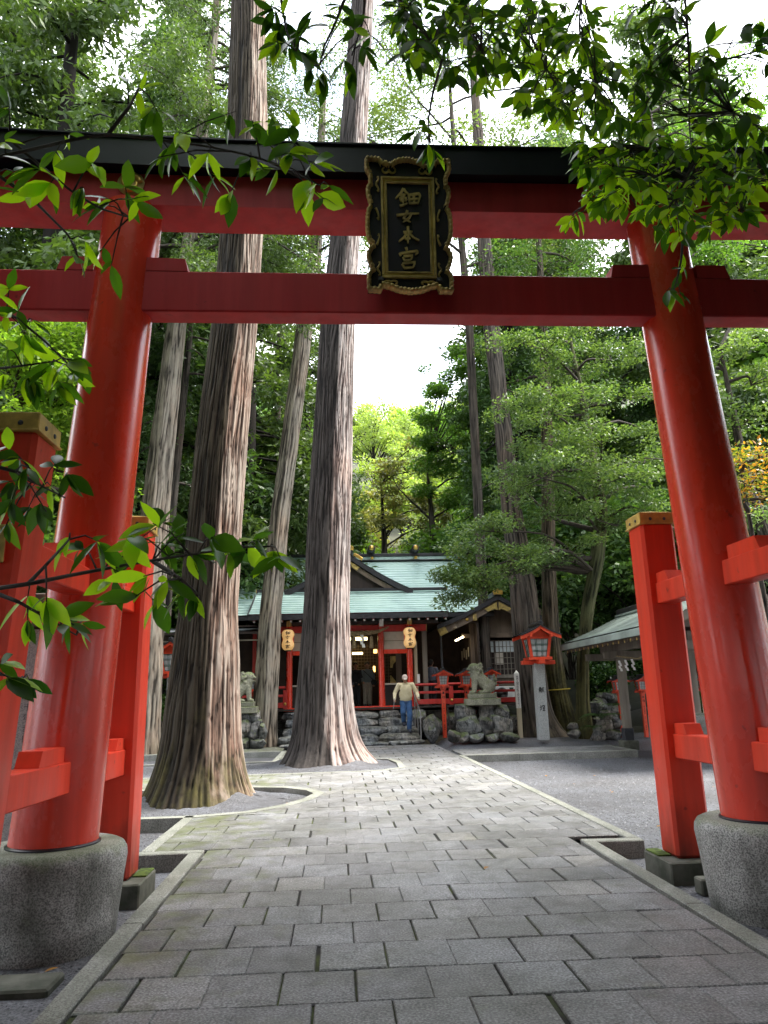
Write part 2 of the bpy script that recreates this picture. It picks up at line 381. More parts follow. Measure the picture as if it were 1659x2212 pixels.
for x0, x1, y0, y1, beds in REG:
    for k in range(-8, 46):
        ya = Y0+DY*k; yb = ya+DY
        if yb <= y0+.02 or ya >= y1-.02: continue
        off = .092 if k % 2 == 0 else -.122
        for j in range(int((x0-off)/DX)-2, int((x1-off)/DX)+2):
            sk_ = -.018*(off+DX*j-.5); jx = rr.uniform(-.012, .012); jy = rr.uniform(-.004, .004)
            a, b = off+DX*j+jx, off+DX*(j+1)+jx
            g = .0028+.0022*rr.random(); lo, hi = max(a+g, x0), min(b-g, x1); l2, h2 = max(ya+g+sk_+jy, y0+g), min(yb-g+sk_+jy, y1-g)
            if hi-lo < .03 or h2-l2 < .03: continue
            ps = [[(lo, l2), (hi, l2), (hi, h2), (lo, h2)]]
            if beds:
                ps = [q for p in ps for q in minus(p, BA)]; ps = [q for p in ps for q in minus(p, BB)]
            zt = rr.uniform(-.003, .003); tx, ty = rr.uniform(-.008, .008), rr.uniform(-.008, .008)
            for p in ps:
                if area(p) < .004: continue
                c = np.mean(p, 0); n = len(p); ins = .007
                dn = [c + (np.array(q)-c) for q in p]; up = [c + (np.array(q)-c)*(1-ins/max(.05, np.linalg.norm(np.array(q)-c))*1.3) for q in p]
                z = lambda q, d: zt + tx*(q[0]-c[0]) + ty*(q[1]-c[1]) - d
                vs = [(q[0], q[1], z(q, 0)) for q in up] + [(q[0], q[1], z(q, .007)) for q in dn] + [(q[0], q[1], -.04) for q in dn]
                fs = [tuple(range(n))] + [(n+i, n+(i+1) % n, (i+1) % n, i) for i in range(n)] + [(2*n+i, 2*n+(i+1) % n, n+(i+1) % n, n+i) for i in range(n)]
                pv.add(vs, fs)
def paver_mat():
    m, t, out = nt('paving_stone')
    sp = tex(t, 'noise', 70, detail=3); col = ramp(t, sp, [(.36, (.075, .077, .080)), (.5, (.150, .152, .156)), (.66, (.28, .283, .29))])
    g = N(t, 'ShaderNodeNewGeometry'); r = g.outputs['Random Per Island']
    col = mixc(t, 1., col, ramp(t, r, [(0, (.80, .79, .80)), (.45, (1.0, .98, .97)), (.8, (1.05, 1.06, 1.09)), (1, (1.2, 1.16, 1.12))]), 'MULTIPLY')
    st = ramp(t, tex(t, 'noise', .9, detail=5), [(.4, (.78, .78, .72)), (.62, (1.12, 1.12, 1.12))]); col = mixc(t, 1., col, st, 'MULTIPLY')
    mo = ramp(t, tex(t, 'noise', 1.7, detail=7), [(.60, (0, 0, 0)), (.72, (.55, .55, .55))]); g2 = N(t, 'ShaderNodeNewGeometry'); sx = N(t, 'ShaderNodeSeparateXYZ'); t.links.new(g2.outputs['Position'], sx.inputs[0])
    lf = mth(t, 'MULTIPLY', mth(t, 'MINIMUM', mth(t, 'MAXIMUM', mth(t, 'SUBTRACT', -.35, sx.outputs[0]), 0), 1.2), .22)
    ms = ramp(t, mth(t, 'ADD', tex(t, 'noise', 3.5, detail=8), lf), [(.62, (0, 0, 0)), (.86, (.75, .75, .75))]); col = mixc(t, mo, col, (.13, .13, .085)); col = mixc(t, ms, col, (.085, .10, .03))
    bl = ramp(t, tex(t, 'noise', 6, detail=7), [(.34, (.74, .73, .72)), (.5, (1, 1, 1)), (.7, (1.14, 1.14, 1.13))]); col = mixc(t, 1., col, bl, 'MULTIPLY')
    rg = ramp(t, tex(t, 'noise', 2.5, detail=4), [(.35, (.38,)*3), (.65, (.66,)*3)])
    bsdf(t, out, col, rg, 0, (sp, .45, .012), .5); return m
kind(pv.build('paved_path', paver_mat()))
# the bed under the stones: dark joints, mossy in places
m, t, out = nt('joint_moss'); n_ = tex(t, 'noise', 1.6, detail=5)
col = ramp(t, n_, [(.46, (.012, .011, .01)), (.60, (.05, .065, .012)), (.74, (.10, .13, .02))]); bsdf(t, out, col, .95)
jb = MB()
for x0, x1, y0, y1, beds in REG:
    ps = [[(x0, y0), (x1, y0), (x1, y1), (x0, y1)]]
    if beds: ps = [q for p in ps for q in minus(p, BA)]; ps = [q for p in ps for q in minus(p, BB)]
    for p in ps: jb.add([(q[0], q[1], -.016) for q in p], [tuple(range(len(p)))])
kind(jb.build('path_bed', m))
MT['kerb'] = granite('kerb_stone', (.13, .13, .12), (.30, .30, .28), .12, .35)
kb = MB()
def kerb(p0, p1, wd, z0=-.25, z1=0.004, seg=1.8):
    p0, p1 = np.array(p0, float), np.array(p1, float); L = np.linalg.norm(p1-p0); n = max(1, int(L/seg))
    for i in range(n):
        a = p0+(p1-p0)*i/n; b = p0+(p1-p0)*(i+1)/n; d = (b-a)/np.linalg.norm(b-a)*.002
        kb.bar((*(a+d), (z0+z1)/2), (*(b-d), (z0+z1)/2), wd, z1-z0, .01)
kerb((-1.41, 1.0), (-1.43, 8.13), .14); kerb((2.50, 1.0), (2.56, 7.95), .14)
kerb((-2.02, 8.20), (-1.36, 8.20), .14); kerb((-1.95, 8.28), (-1.95, 10.6), .13)
kerb((2.495, 8.02), (3.12, 7.98), .14); kerb((3.055, 8.06), (3.055, 19.1), .13); kerb((3.06, 19.03), (7.4, 19.03), .14, seg=1.2); kerb((7.46, 18.96), (7.46, 21), .14)
kerb((-1.52, 18.9), (-1.52, 22.4), .13); kerb((-9, 22.33), (-1.6, 22.33), .13)
for bed, gr in ((BED_A, BA), (BED_B, BB)):
    for i in range(len(bed)-1):
        a0, a1, b0, b1 = bed[i], bed[i+1], gr[i], gr[i+1]
        kb.add([(*a0, .004), (*a1, .004), (*b1, .004), (*b0, .004), (*a0, -.2), (*a1, -.2), (*b1, -.2), (*b0, -.2)], [(0, 1, 2, 3), (0, 4, 5, 1), (3, 2, 6, 7)][0:3] + [(0, 3, 7, 4), (1, 5, 6, 2)])
kb.f = [f[::-1] if False else f for f in kb.f]
kind(kb.build('kerb_stones', MT['kerb']))
bg_ = MB()   # gravel filling round the two big trunks, mounded towards them
for bed, zc in ((BED_A, -.06), (BED_B, -.05)):
    c = np.mean(bed, 0)
    x0, x1 = min(p[0] for p in bed), max(p[0] for p in bed); y0, y1 = min(p[1] for p in bed), max(p[1] for p in bed)
    P = [(c[0], c[1])]
    bg_.add([(p[0], p[1], -.075 if bed is BED_A else -.03) for p in bed], [tuple(range(len(bed)))])
kind(bg_.build('gravel_bed', bpy.data.materials['gravel']))

# gravel heaped against the two great trunks
gm = MB(); rr2 = np.random.RandomState(4)
for cx, cy, z0, r0, r1 in ((-2.19, 12.6, -.075, .72, 1.65), (-.28, 18., -.03, .85, 1.6)):
    rows = []
    for i in range(9):
        f = i/8; r = r0+(r1-r0)*f; rows.append([(cx+r*(1+.10*math.sin(3*a+cx)+.05*math.sin(7*a))*math.cos(a), cy+r*.9*(1+.10*math.sin(3*a+cx))*math.sin(a), z0-.012+.13*(1-f)**1.6*(1+.5*math.sin(5*a+2)*math.sin(2*a))+(rr2.rand()*.012 if i < 8 else 0)) for a in np.linspace(0, 2*pi, 61)])
    gm.sheet(rows)
kind(gm.build('gravel_mound', bpy.data.materials['gravel'], None, True))

# ---------------------------------------------------------------- the torii gate
TX, TY = .62, 5.95
gate = thing('torii_gate', 'tall vermilion four-legged shrine gate with black top beam over the paved path', 'shrine gate', (TX, TY, 0))
S = lambda u: TX+u                  # distances measured from the gate's middle
for s in (-1, 1):
    b = MB(); pts = []; rs = []
    for i in range(25):
        f = i/24; z = .48+f*5.30; x = S(s*(2.69-.277*f)); pts.append((x, TY, z)); rs.append(.308-.058*f)
    col = b.tube(pts, rs, 64).build('pillar', MT['red'], gate, 'auto')
    base = MB().lathe((S(s*2.69), TY, -.2), [(.455, 0), (.475, .2), (.50, .45), (.518, .60), (.512, .65), (.49, .685), (.46, .70), (.0, .70)], 72).build('stone_base', MT['granite'], col, 'auto')
    MB().lathe((S(s*2.69), TY, .49), [(.325, 0), (.325, .02), (.31, .03)], 48).build('dark_ring', MT['black'], col, 'auto')
# tie beam (nuki) with wedges
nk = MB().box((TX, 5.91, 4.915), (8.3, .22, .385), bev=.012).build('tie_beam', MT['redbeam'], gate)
for s in (-1, 1):
    for a, b_ in ((1.80, 2.25), (2.68, 2.99)):
        q = [(S(s*(a+.03)) if a < 2 else S(s*a), 5.107), (S(s*b_), 5.107), (S(s*b_) if a < 2 else S(s*(b_-.04)), 5.235), (S(s*(a+.055)) if a < 2 else S(s*a), 5.235)]
        if a < 2: q[0] = (S(s*1.88), 5.107); q[3] = (S(s*1.905), 5.225)
        if s < 0: q = q[::-1]
        MB().prism([(p[0], p[1]) for p in q], (0, 5.80, 0), (1, 0, 0), (0, 0, 1), (0, 1, 0), .22).build('wedge', MT['redbeam'], gate)
def archbeam(z0, z1, ya, yb, hw, lift, mat, name, top_slope=0, n=40):
    rows = []
    b = MB(); ring = []
    for i in range(n+1):
        u = -hw + 2*hw*i/n; l = lift*(abs(u)/3.6)**2.2
        ring.append([(S(u), ya, z0+l), (S(u), yb, z0+l), (S(u), yb, z1+l-0), (S(u), (ya+yb)/2, z1+l+top_slope), (S(u), ya, z1+l)])
    k = 5
    vs = [p for r in ring for p in r]; fs = []
    for i in range(n):
        for j in range(k):
            j2 = (j+1) % k; fs.append((i*k+j, i*k+j2, (i+1)*k+j2, (i+1)*k+j)[::-1])
    fs += [tuple(range(k)), tuple(n*k+j for j in range(k))[::-1]]
    return b.add(vs, fs).build(name, mat, gate)
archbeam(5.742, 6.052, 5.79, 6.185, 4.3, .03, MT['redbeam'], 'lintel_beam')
archbeam(6.055, 6.325, 5.69, 6.28, 4.45, .075, MT['black'], 'top_beam', .09)
archbeam(6.330, 6.345, 5.665, 6.305, 4.47, .075, MT['black'], 'top_flashing', .10)
MB().box((TX, 5.93, 5.42), (.34, .2, .62), bev=.01).build('centre_strut', MT['redbeam'], gate)
# round crests where the pillars meet the lintel
for s in (-1, 1):
    c = (S(s*2.405), 5.785, 5.955); cr = MB()
    cr.lathe(c, [(.118, 0), (.118, .012), (.10, .02), (.0, .02)], 40, (0, -1, 0))
    o = cr.build('round_crest', MT['gold'], gate, 'auto')
    for k in range(3):
        a0 = 2*pi*k/3; pts = []
        for i in range(14):
            f = i/13; a = a0+f*2.6; r = .088-.045*f; pts.append((c[0]+r*math.cos(a), c[1]-.022, c[2]+r*math.sin(a)))
        MB().tube(pts, [.022*(1-.8*i/13)+.002 for i in range(14)], 8).build('comma_swirl', MT['goldp'], o, True)
# four square side posts, their caps, the through beams
YP = (4.44, 7.09)
for s in (-1, 1):
    xc = S(s*2.555)
    for yy in YP:
        pz = 3.09
        lean = .15*s if yy < 6 else 0; po = MB().bar((xc+lean, yy, .02), (xc, yy, pz), .335, .335, .028, (0, 1, 0)).build('side_post', MT['redpost'], gate)
        cp = MB(); cp.box((xc, yy, 3.135), (.355, .355, .115), bev=.006); cp.add([(xc-.175, yy-.175, 3.192), (xc+.175, yy-.175, 3.192), (xc+.175, yy+.175, 3.192), (xc-.175, yy+.175, 3.192), (xc, yy, 3.24)], [(0, 1, 4), (1, 2, 4), (2, 3, 4), (3, 0, 4)])
        cp.box((xc, yy, 3.079), (.372, .372, .014), bev=.003)
        cap = cp.build('post_cap', MT['brass'], po)
        for i in (-1, 1):
            MB().lathe((xc+i*.07, yy-.177, 3.125), [(.017, 0), (.013, .008), (0, .012)], 10, (0, -1, 0)).build('cap_nail', MT['darkmetal'], po); MB().lathe((xc-s*.177, yy+i*.07, 3.125), [(.017, 0), (.013, .008), (0, .012)], 10, (-s, 0, 0)).build('cap_nail', MT['darkmetal'], po)
        pl = MB().box((xc+lean, yy, -.08), (.58 if yy > 6 else .42, .58 if yy > 6 else .42, .2), bev=.012).build('plinth', MT['slab'], po)
        if yy > 6: MB().box((xc-s*.22, yy+.12, .027), (.12, .3, .014), bev=.006).build('moss_patch', MT['moss'], po)
    for z0, z1 in ((.872, 1.088), (2.285, 2.485)):
        ww = .18
        zm = (z0+z1)/2; sk = .15*s*(1-zm/3.1); bx_ = lambda y: xc+sk*(7.09-y)/2.65; bm = MB().bar((bx_(4.24), 4.24, zm), (bx_(7.3), 7.3, zm), ww, z1-z0, .008).build('cross_beam', MT['redpost'], gate)
        for ye in (4.232, 7.308): MB().box((bx_(ye), ye, (z0+z1)/2), (ww+.02, .018, z1-z0+.02), bev=.004).build('end_plate', MT['brass'], bm)
        for ya, yb in ((5.16, 5.46), (6.72, 6.92)):
            q = [(ya, z1+.002), (yb+.15, z1+.002), (yb+.15, z1+.105), (ya+.05, z1+.105)] if ya < 6 else [(ya-.05, z1+.002), (yb, z1+.002), (yb, z1+.095), (ya, z1+.095)]
            MB().prism([(p[0], p[1]) for p in q], (bx_((ya+yb)/2)-ww/2+.012, 0, 0), (0, 1, 0), (0, 0, 1), (1, 0, 0), ww-.024).build('wedge', MT['redpost'], bm)

# a low granite block on the ground between the right base and its rear post
tag(MB().box((3.28, 6.52, -.105), (.6, .14, .13), bev=.012).build('stone_block', MT['slab']), 'low mossy stone block lying beside the right gate base', 'stone block')
tag(MB().box((-2.45, 5.12, -.155), (1.5, .30, .06), bev=.02).build('stone_slab', MT['slab']), 'flat weathered stone slab at the foot of the left gate base', 'stone slab')

# ---------------------------------------------------------------- strokes of the written characters (x right, y down)
CH = {
 '鈿': (550, 530, 905, 805, [[(668, 533), (630, 600), (552, 692)], [(668, 540), (700, 590), (738, 618)], [(618, 634), (702, 626)], [(605, 684), (712, 668)], [(660, 632), (658, 775)], [(622, 702), (645, 735)], [(708, 690), (684, 735)], [(612, 798), (660, 790), (716, 752)],
   [(742, 634), (752, 768)], [(742, 632), (885, 606), (902, 640), (868, 765)], [(750, 698), (884, 682)], [(812, 620), (816, 758)], [(752, 758), (872, 748)]]),
 '女': (560, 858, 885, 1050, [[(715, 865), (695, 930), (655, 985), (760, 1042)], [(772, 902), (742, 975), (652, 1042)], [(562, 942), (700, 920), (882, 908)]]),
 '本': (580, 1100, 875, 1365, [[(652, 1197), (784, 1180)], [(718, 1104), (720, 1240), (712, 1362)], [(708, 1195), (660, 1270), (586, 1334)], [(726, 1192), (790, 1272), (874, 1312)], [(668, 1292), (752, 1282)]]),
 '宮': (580, 1415, 855, 1735, [[(684, 1418), (702, 1472)], [(600, 1502), (606, 1552)], [(602, 1512), (838, 1470), (848, 1490), (815, 1530)], [(645, 1562), (662, 1628)], [(648, 1556), (772, 1536), (750, 1604)], [(662, 1622), (752, 1600)], [(704, 1602), (684, 1650)], [(628, 1664), (656, 1732)], [(630, 1662), (808, 1634), (776, 1722)], [(652, 1726), (776, 1716)]]),
 '献': (0, 0, 100, 100, [[(10, 18), (55, 15)], [(32, 3), (32, 30)], [(12, 32), (10, 97)], [(12, 32), (55, 30), (55, 95), (47, 90)], [(23, 40), (29, 51)], [(43, 40), (37, 51)], [(19, 56), (48, 55)], [(17, 71), (50, 70)], [(33, 55), (33, 94)], [(60, 38), (98, 34)], [(80, 6), (78, 42), (58, 95)], [(80, 45), (86, 72), (99, 94)], [(90, 12), (97, 22)]]),
 '燈': (0, 0, 100, 100, [[(6, 32), (12, 48)], [(36, 28), (29, 44)], [(22, 6), (22, 50), (4, 94)], [(24, 58), (36, 80)], [(46, 14), (64, 11), (44, 40)], [(52, 20), (58, 28)], [(68, 6), (74, 24), (98, 42)], [(84, 5), (76, 16)], [(94, 16), (82, 27)], [(58, 42), (86, 41)], [(59, 53), (60, 69)], [(59, 53), (86, 52), (84, 68)], [(60, 68), (85, 67)], [(62, 75), (67, 87)], [(83, 74), (76, 87)], [(46, 95), (99, 92)]]),
 '奉': (0, 0, 100, 100, [[(20, 18), (80, 15)], [(24, 33), (76, 31)], [(8, 49), (92, 46)], [(50, 3), (44, 45), (6, 78)], [(54, 47), (70, 62), (97, 76)], [(34, 64), (66, 63)], [(28, 79), (72, 78)], [(50, 55), (50, 99)]]),
 'か': (0, 0, 100, 100, [[(6, 36), (62, 27), (58, 78), (42, 88)], [(36, 6), (28, 52), (8, 94)], [(74, 28), (94, 58)]]),
 'な': (0, 0, 100, 100, [[(10, 28), (54, 23)], [(36, 6), (12, 64)], [(64, 22), (90, 36)], [(62, 44), (65, 84), (46, 97), (34, 84), (54, 75), (92, 95)]]),
 'え': (0, 0, 100, 100, [[(38, 6), (60, 15)], [(18, 38), (76, 33), (12, 92)], [(42, 66), (58, 66), (62, 92), (94, 92)]]),
 '滝': (0, 0, 100, 100, [[(8, 8), (20, 18)], [(4, 36), (16, 46)], [(6, 94), (22, 62)], [(62, 4), (62, 14)], [(36, 16), (94, 14)], [(48, 22), (52, 32)], [(80, 20), (74, 32)], [(34, 36), (97, 34)], [(42, 44), (42, 72)], [(42, 44), (84, 43), (84, 71)], [(42, 57), (84, 56)], [(42, 71), (84, 70)], [(62, 44), (63, 88), (96, 92), (96, 80)]]),
}
def brush(mb, ch, o, x, y, n, wd, size, sw, d=.004):
    """lay the strokes of one character: o its top left corner, x right, y down, n outward"""
    x0, y0, x1, y1, st = CH[ch]; o, x, y, n = [np.array(q, float) for q in (o, x, y, n)]
    sx, sy = wd/(x1-x0), size/(y1-y0)
    for s in st:
        P = np.array([((a-x0)*sx, (b-y0)*sy) for a, b in s]); seg = []
        for i in range(len(P)-1):
            for k in range(4): seg.append(P[i]+(P[i+1]-P[i])*k/4)
        seg.append(P[-1]); P = np.array(seg); T = unit(np.gradient(P, axis=0)); Nn = np.stack([-T[:, 1], T[:, 0]], 1); m = len(P)
        ww = np.array([sw*.5*(1.1-.45*abs(i/(m-1)-.1)) for i in range(m)]); ww[-1] *= .55
        l = P+Nn*ww[:, None]; r = P-Nn*ww[:, None]
        V = [o+x*p[0]+y*p[1]+n*d for p in l] + [o+x*p[0]+y*p[1]+n*d for p in r] + [o+x*p[0]+y*p[1] for p in l] + [o+x*p[0]+y*p[1] for p in r]
        F = []
        for i in range(m-1):
            F += [(i, i+1, m+i+1, m+i), (2*m+i, 2*m+i+1, i+1, i), (m+i, m+i+1, 3*m+i+1, 3*m+i)]
        F += [(0, m, 3*m, 2*m), (m-1, 2*m-1+2*m, 2*m-1, 3*m-1)]
        mb.add(V, F)
    return mb
def typeset(mb, text, o, x, y, n, h, pitch):
    cu = bpy.data.curves.new('lettering', 'FONT'); ob = bpy.data.objects.new('lettering', cu); SC.collection.objects.link(ob)
    o, x, y, n = [np.array(q, float) for q in (o, x, y, n)]
    for i, c in enumerate(text):
        if c == ' ': continue
        cu.body = c; dg = bpy.context.evaluated_depsgraph_get(); ev = ob.evaluated_get(dg); me = ev.to_mesh()
        V = np.array([v.co[:] for v in me.vertices]); F = [tuple(p.vertices) for p in me.polygons]; ev.to_mesh_clear()
        if not len(V): continue
        V[:, 0] -= .5
        mb.add([o + x*(v[0]*h) + y*(pitch*i + (.85-v[1])*h) + n*.002 for v in V], F)
    bpy.data.objects.remove(ob); return mb

# ---------------------------------------------------------------- the name plaque
QX, QY = .66, 5.60
plq = thing('name_plaque', 'black and gold carved name plaque hanging at the centre of the gate', 'plaque', (QX, QY, 5.45))
tilt = R_(6)
ex = np.array([1., 0, 0]); ez = np.array([0, -math.sin(tilt), math.cos(tilt)]); en = np.array([0, -math.cos(tilt), -math.sin(tilt)])
PC = np.array([QX, QY, 5.465])
K = 1.205/1950.                                     # survey pixels to metres
def pq(px, py, d=0): return PC + ex*((px-735)*K) - ez*((py-1065)*K) + en*d
half = [(140, 95), (300, 100), (345, 115), (385, 195), (395, 150), (460, 185), (480, 190), (560, 130), (640, 105), (735, 98)]
side = [(140, 95), (135, 250), (190, 350), (185, 460), (215, 470), (170, 500), (145, 590), (160, 680), (200, 810), (180, 830), (150, 900), (138, 1000), (135, 1150), (150, 1280), (200, 1385), (240, 1395), (190, 1430), (140, 1540), (160, 1640), (200, 1740), (235, 1745), (170, 1790), (145, 1870), (150, 1990), (145, 2060)]
mir = lambda p: (1470-p[0], p[1]+20*(p[0] < 735))
outl = side[::-1] + half[1:] + [(1470-p[0], p[1]+12) for p in half[:-1][::-1]] + [(1470-p[0], p[1]+12) for p in side[1:]]
bot = [(1470-330, 2070), (1470-350, 1990), (1030, 2010), (900, 2065), (735, 2085), (570, 2060), (440, 2010), (330, 1990), (330, 2070)]
outl = outl + [(p[0], p[1]) for p in bot]
board_pts = [pq(*p) for p in outl]
bd = MB(); n = len(outl); fr = [pq(*p, .0) for p in outl]; bk = [pq(*p, -.05) for p in outl]
bd.add(fr+bk, [tuple(range(n))[::-1], tuple(range(n, 2*n))] + [(i, (i+1) % n, n+(i+1) % n, n+i) for i in range(n)])
bd.build('board', MT['platewood'], plq)
rim = MB()                                          # gilt scalloped rim: short fluted lengths along the outline
for i in range(n):
    a, b_ = np.array(outl[i], float), np.array(outl[(i+1) % n], float); L = np.linalg.norm(b_-a); q = max(1, int(round(L/62)))
    for k in range(q):
        p0, p1 = a+(b_-a)*k/q, a+(b_-a)*(k+1)/q; mid = (p0+p1)/2; nn = np.array([p1[1]-p0[1], -(p1[0]-p0[0])]); nn = nn/np.linalg.norm(nn)
        P = []
        for w_, d_ in ((0, -.035), (12, .012), (-8, .055), (-38, .048), (-46, .004)):
            P.append((pq(*(p0-nn*w_*.9*-1 if False else p0+nn*w_*.9), d_), pq(*(mid+nn*(w_+10 if w_ > -10 else w_)), d_+(.014 if d_ > 0 else 0)), pq(*(p1+nn*w_*.9), d_)))
        rim.sheet(P)
rim.build('gilt_rim', MT['gold'], plq, True)
fr_ = MB()
for (x0, y0, x1, y1, d) in ((345, 365, 1105, 398, .03), (345, 1845, 1105, 1880, .03), (345, 398, 378, 1845, .03), (1072, 398, 1105, 1845, .03), (408, 440, 1046, 462, .026), (408, 1785, 1046, 1807, .026), (408, 462, 430, 1785, .026), (1024, 462, 1046, 1785, .026)):
    c = (pq(x0, y0)+pq(x1, y1))/2 + en*d/2; fr_.box(c, ((x1-x0)*K, d, (y1-y0)*K), np.stack([ex, -en, ez], 1), .004)
inner = MB()
for (x0, y0, x1, y1) in ((378, 398, 1072, 440), (378, 1807, 1072, 1845), (378, 440, 408, 1807), (1046, 440, 1072, 1807)):
    c = (pq(x0, y0)+pq(x1, y1))/2 + en*.008; inner.box(c, ((x1-x0)*K, .016, (y1-y0)*K), np.stack([ex, -en, ez], 1), .002)
fr_.build('inner_frame', MT['gold'], plq); inner.build('frame_band', MT['brass'], plq)
for (x0, y0, fx, fy) in [(465, 215, 1, 1), (465, 215, -1, 1), (985, 220, 1, 1), (985, 220, -1, 1), (265, 470, 1, -1), (265, 480, 1, 1), (1180, 480, -1, -1), (1185, 500, -1, 1), (260, 840, 1, 1.6), (1190, 850, -1, 1.6), (265, 1385, 1, -1.5), (1185, 1390, -1, -1.5), (265, 1735, 1, -.9), (265, 1745, 1, .9), (1185, 1745, -1, -.9), (1185, 1755, -1, .9), (460, 1960, 1, -.5), (460, 1960, -1, -.5), (985, 1965, 1, -.5), (985, 1965, -1, -.5)]:
    pts = []
    tall = abs(fy) > .85 and x0 < 300 or x0 > 1100
    for i in range(16):
        f = i/15
        if tall: a = (0 if f < .0 else f*4.2); X = 12+38*math.sin(min(f*1.9, 1.5)); Yv = 110*f if f < .8 else 88+22*math.cos((f-.8)*8); X -= 22*max(0, f-.75)*4*.9
        else: a = f*4.4; r = 55-18*f; X = 52+r*math.cos(pi-a)*.95; Yv = 55+r*math.sin(a)*.9 if False else 40+r*math.sin(a)
        pts.append(pq(x0+fx*X, y0+fy*Yv, .012))
    MB().tube(pts, [(.011-.0045*i/15) for i in range(16)], 7).build('scroll', MT['gold'], plq, True)
for c in '鈿女本宮':
    x0, y0, x1, y1, _ = CH[c]; brush(MB(), c, pq(x0, y0, .003), ex, -ez, en, (x1-x0)*K, (y1-y0)*K, 33*K, .014).build('gilt_character', MT['gold'], plq)
for s in (-1, 1):
    for z in (5.98, 4.95): MB().box((QX+s*.25, QY+.10, z), (.05, .16, .04)).build('bracket', MT['darkmetal'], plq)
# ---------------------------------------------------------------- sculpting helpers
import bmesh
def blob(name, prims, voxel, mat, parent=None, it=4, rough=0, rs=8., local=False):
    """one continuous surface grown from overlapping ellipsoids ('s',c,r[,rot]) and tapered limbs ('c',p0,p1,r0,r1)"""
    bm = bmesh.new()
    for q in prims:
        if q[0] == 's':
            r = q[2] if hasattr(q[2], '__len__') else (q[2],)*3
            m4 = Matrix.Translation(Vector(q[1])) @ (q[3].to_4x4() if len(q) > 3 else Matrix.Identity(4)) @ Matrix.Diagonal((*r, 1))
            bmesh.ops.create_uvsphere(bm, u_segments=16, v_segments=10, radius=1, matrix=m4)
        else:
            p0, p1 = Vector(q[1]), Vector(q[2]); r0, r1 = q[3], q[4] if len(q) > 4 else q[3]
            for p, r in ((p0, r0), (p1, r1)): bmesh.ops.create_uvsphere(bm, u_segments=12, v_segments=8, radius=r, matrix=Matrix.Translation(p))
            d = p1-p0
            if d.length > 1e-4:
                m4 = Matrix.Translation((p0+p1)/2) @ d.to_track_quat('Z', 'Y').to_matrix().to_4x4()
                bmesh.ops.create_cone(bm, cap_ends=True, segments=12, radius1=r0, radius2=r1, depth=d.length, matrix=m4)
    me = bpy.data.meshes.new('tmp'); bm.to_mesh(me); bm.free()
    o = bpy.data.objects.new('tmp', me); SC.collection.objects.link(o)
    md = o.modifiers.new('r', 'REMESH'); md.mode = 'VOXEL'; md.voxel_size = voxel; md.use_smooth_shade = True
    if it: s = o.modifiers.new('s', 'SMOOTH'); s.iterations = it; s.factor = .5
    dg = bpy.context.evaluated_depsgraph_get(); m2 = bpy.data.meshes.new_from_object(o.evaluated_get(dg)); bpy.data.objects.remove(o)
    V = np.array([v.co[:] for v in m2.vertices])
    if rough:
        nn = np.array([v.normal[:] for v in m2.vertices]); V = V + nn*(noise3(V, rs)[:, None])*rough
    if parent is not None and not local: V = V - np.array(root_of(parent)['org'])
    m2.vertices.foreach_set('co', V.astype(np.float32).ravel()); m2.name = name; m2.update()
    return link(name, m2, mat, parent, True)
def rockmesh(seed, cuts=16, sub=3, boxy=0):
    r = np.random.RandomState(seed); bm = bmesh.new(); bmesh.ops.create_icosphere(bm, subdivisions=sub, radius=1.)
    V = np.array([v.co[:] for v in bm.verts]); F = [tuple(v.index for v in f.verts) for f in bm.faces]; bm.free()
    if boxy:
        m = np.abs(V).max(1, keepdims=True); V = V*(1-boxy) + V/m*boxy*.85
    for _ in range(cuts if not boxy else 7):
        n = unit(r.randn(3)); d = r.uniform(.52, .82) if not boxy else r.uniform(.80, .98); s = V@n; k = s > d; V[k] -= np.outer(s[k]-d, n)*.97
    V = V*(1+.05*noise3(V, 1.4, seed)[:, None]+.035*noise3(V, 4., seed+9)[:, None]+.015*noise3(V, 11., seed+3)[:, None])
    V -= (V.max(0)+V.min(0))/2; V /= (V.max(0)-V.min(0)); return V, F
ROCKS = {}
def rock_geo(c, sz, seed, boxy=0, rz=None):
    k = (seed % 9, boxy > 0)
    if k not in ROCKS: ROCKS[k] = rockmesh(seed % 9+40*(boxy > 0), 22, 4, boxy)
    V, F = ROCKS[k]; a = (seed*1.7 if rz is None else rz); c_, s_ = math.cos(a), math.sin(a)
    if boxy and rz is None: c_, s_ = 1-2*(seed % 2), 0
    V = V @ np.array([[c_, s_, 0], [-s_, c_, 0], [0, 0, 1]]); V = V/(V.max(0)-V.min(0))
    return V*np.array(sz) + np.array(c), F
def rock(name, c, sz, seed, mat, label=None, group=None, parent=None, boxy=0):
    V, F = rock_geo(c, sz, seed, boxy); o = MB().add(V, F).build(name, mat, parent, 'auto')
    if label: tag(o, label, 'rock', group)
    return o

# ---------------------------------------------------------------- main hall
hall = thing('shrine_hall', 'red timbered shrine hall with pale green copper roof behind the stone steps', 'shrine hall', (.5, 29, 0))
def H(mb, n, m, p=None, s=False): return mb.build(n, MT[m], p or hall, s)
def roofsheet(x0, x1, prof, th, step=.25):
    """stepped copper courses: prof = [(y,z)...] from eave to ridge"""
    P = np.array(prof, float); seg = np.r_[0, np.cumsum(np.linalg.norm(np.diff(P, axis=0), axis=1))]; L = seg[-1]; n = int(L/step)
    mb = MB(); rows = []
    for i in range(n):
        for f, up in ((i*L/n, .034), ((i+1)*L/n, .0)):
            y = np.interp(f, seg, P[:, 0]); z = np.interp(f, seg, P[:, 1]); rows.append((y, z+up))
    m = 12; xs_ = np.linspace(x0, x1, m)
    mb.sheet([[(x, y, z) for x in xs_] for y, z in rows])
    (y0, z0), (y1, z1) = prof[0], prof[-1]
    return mb
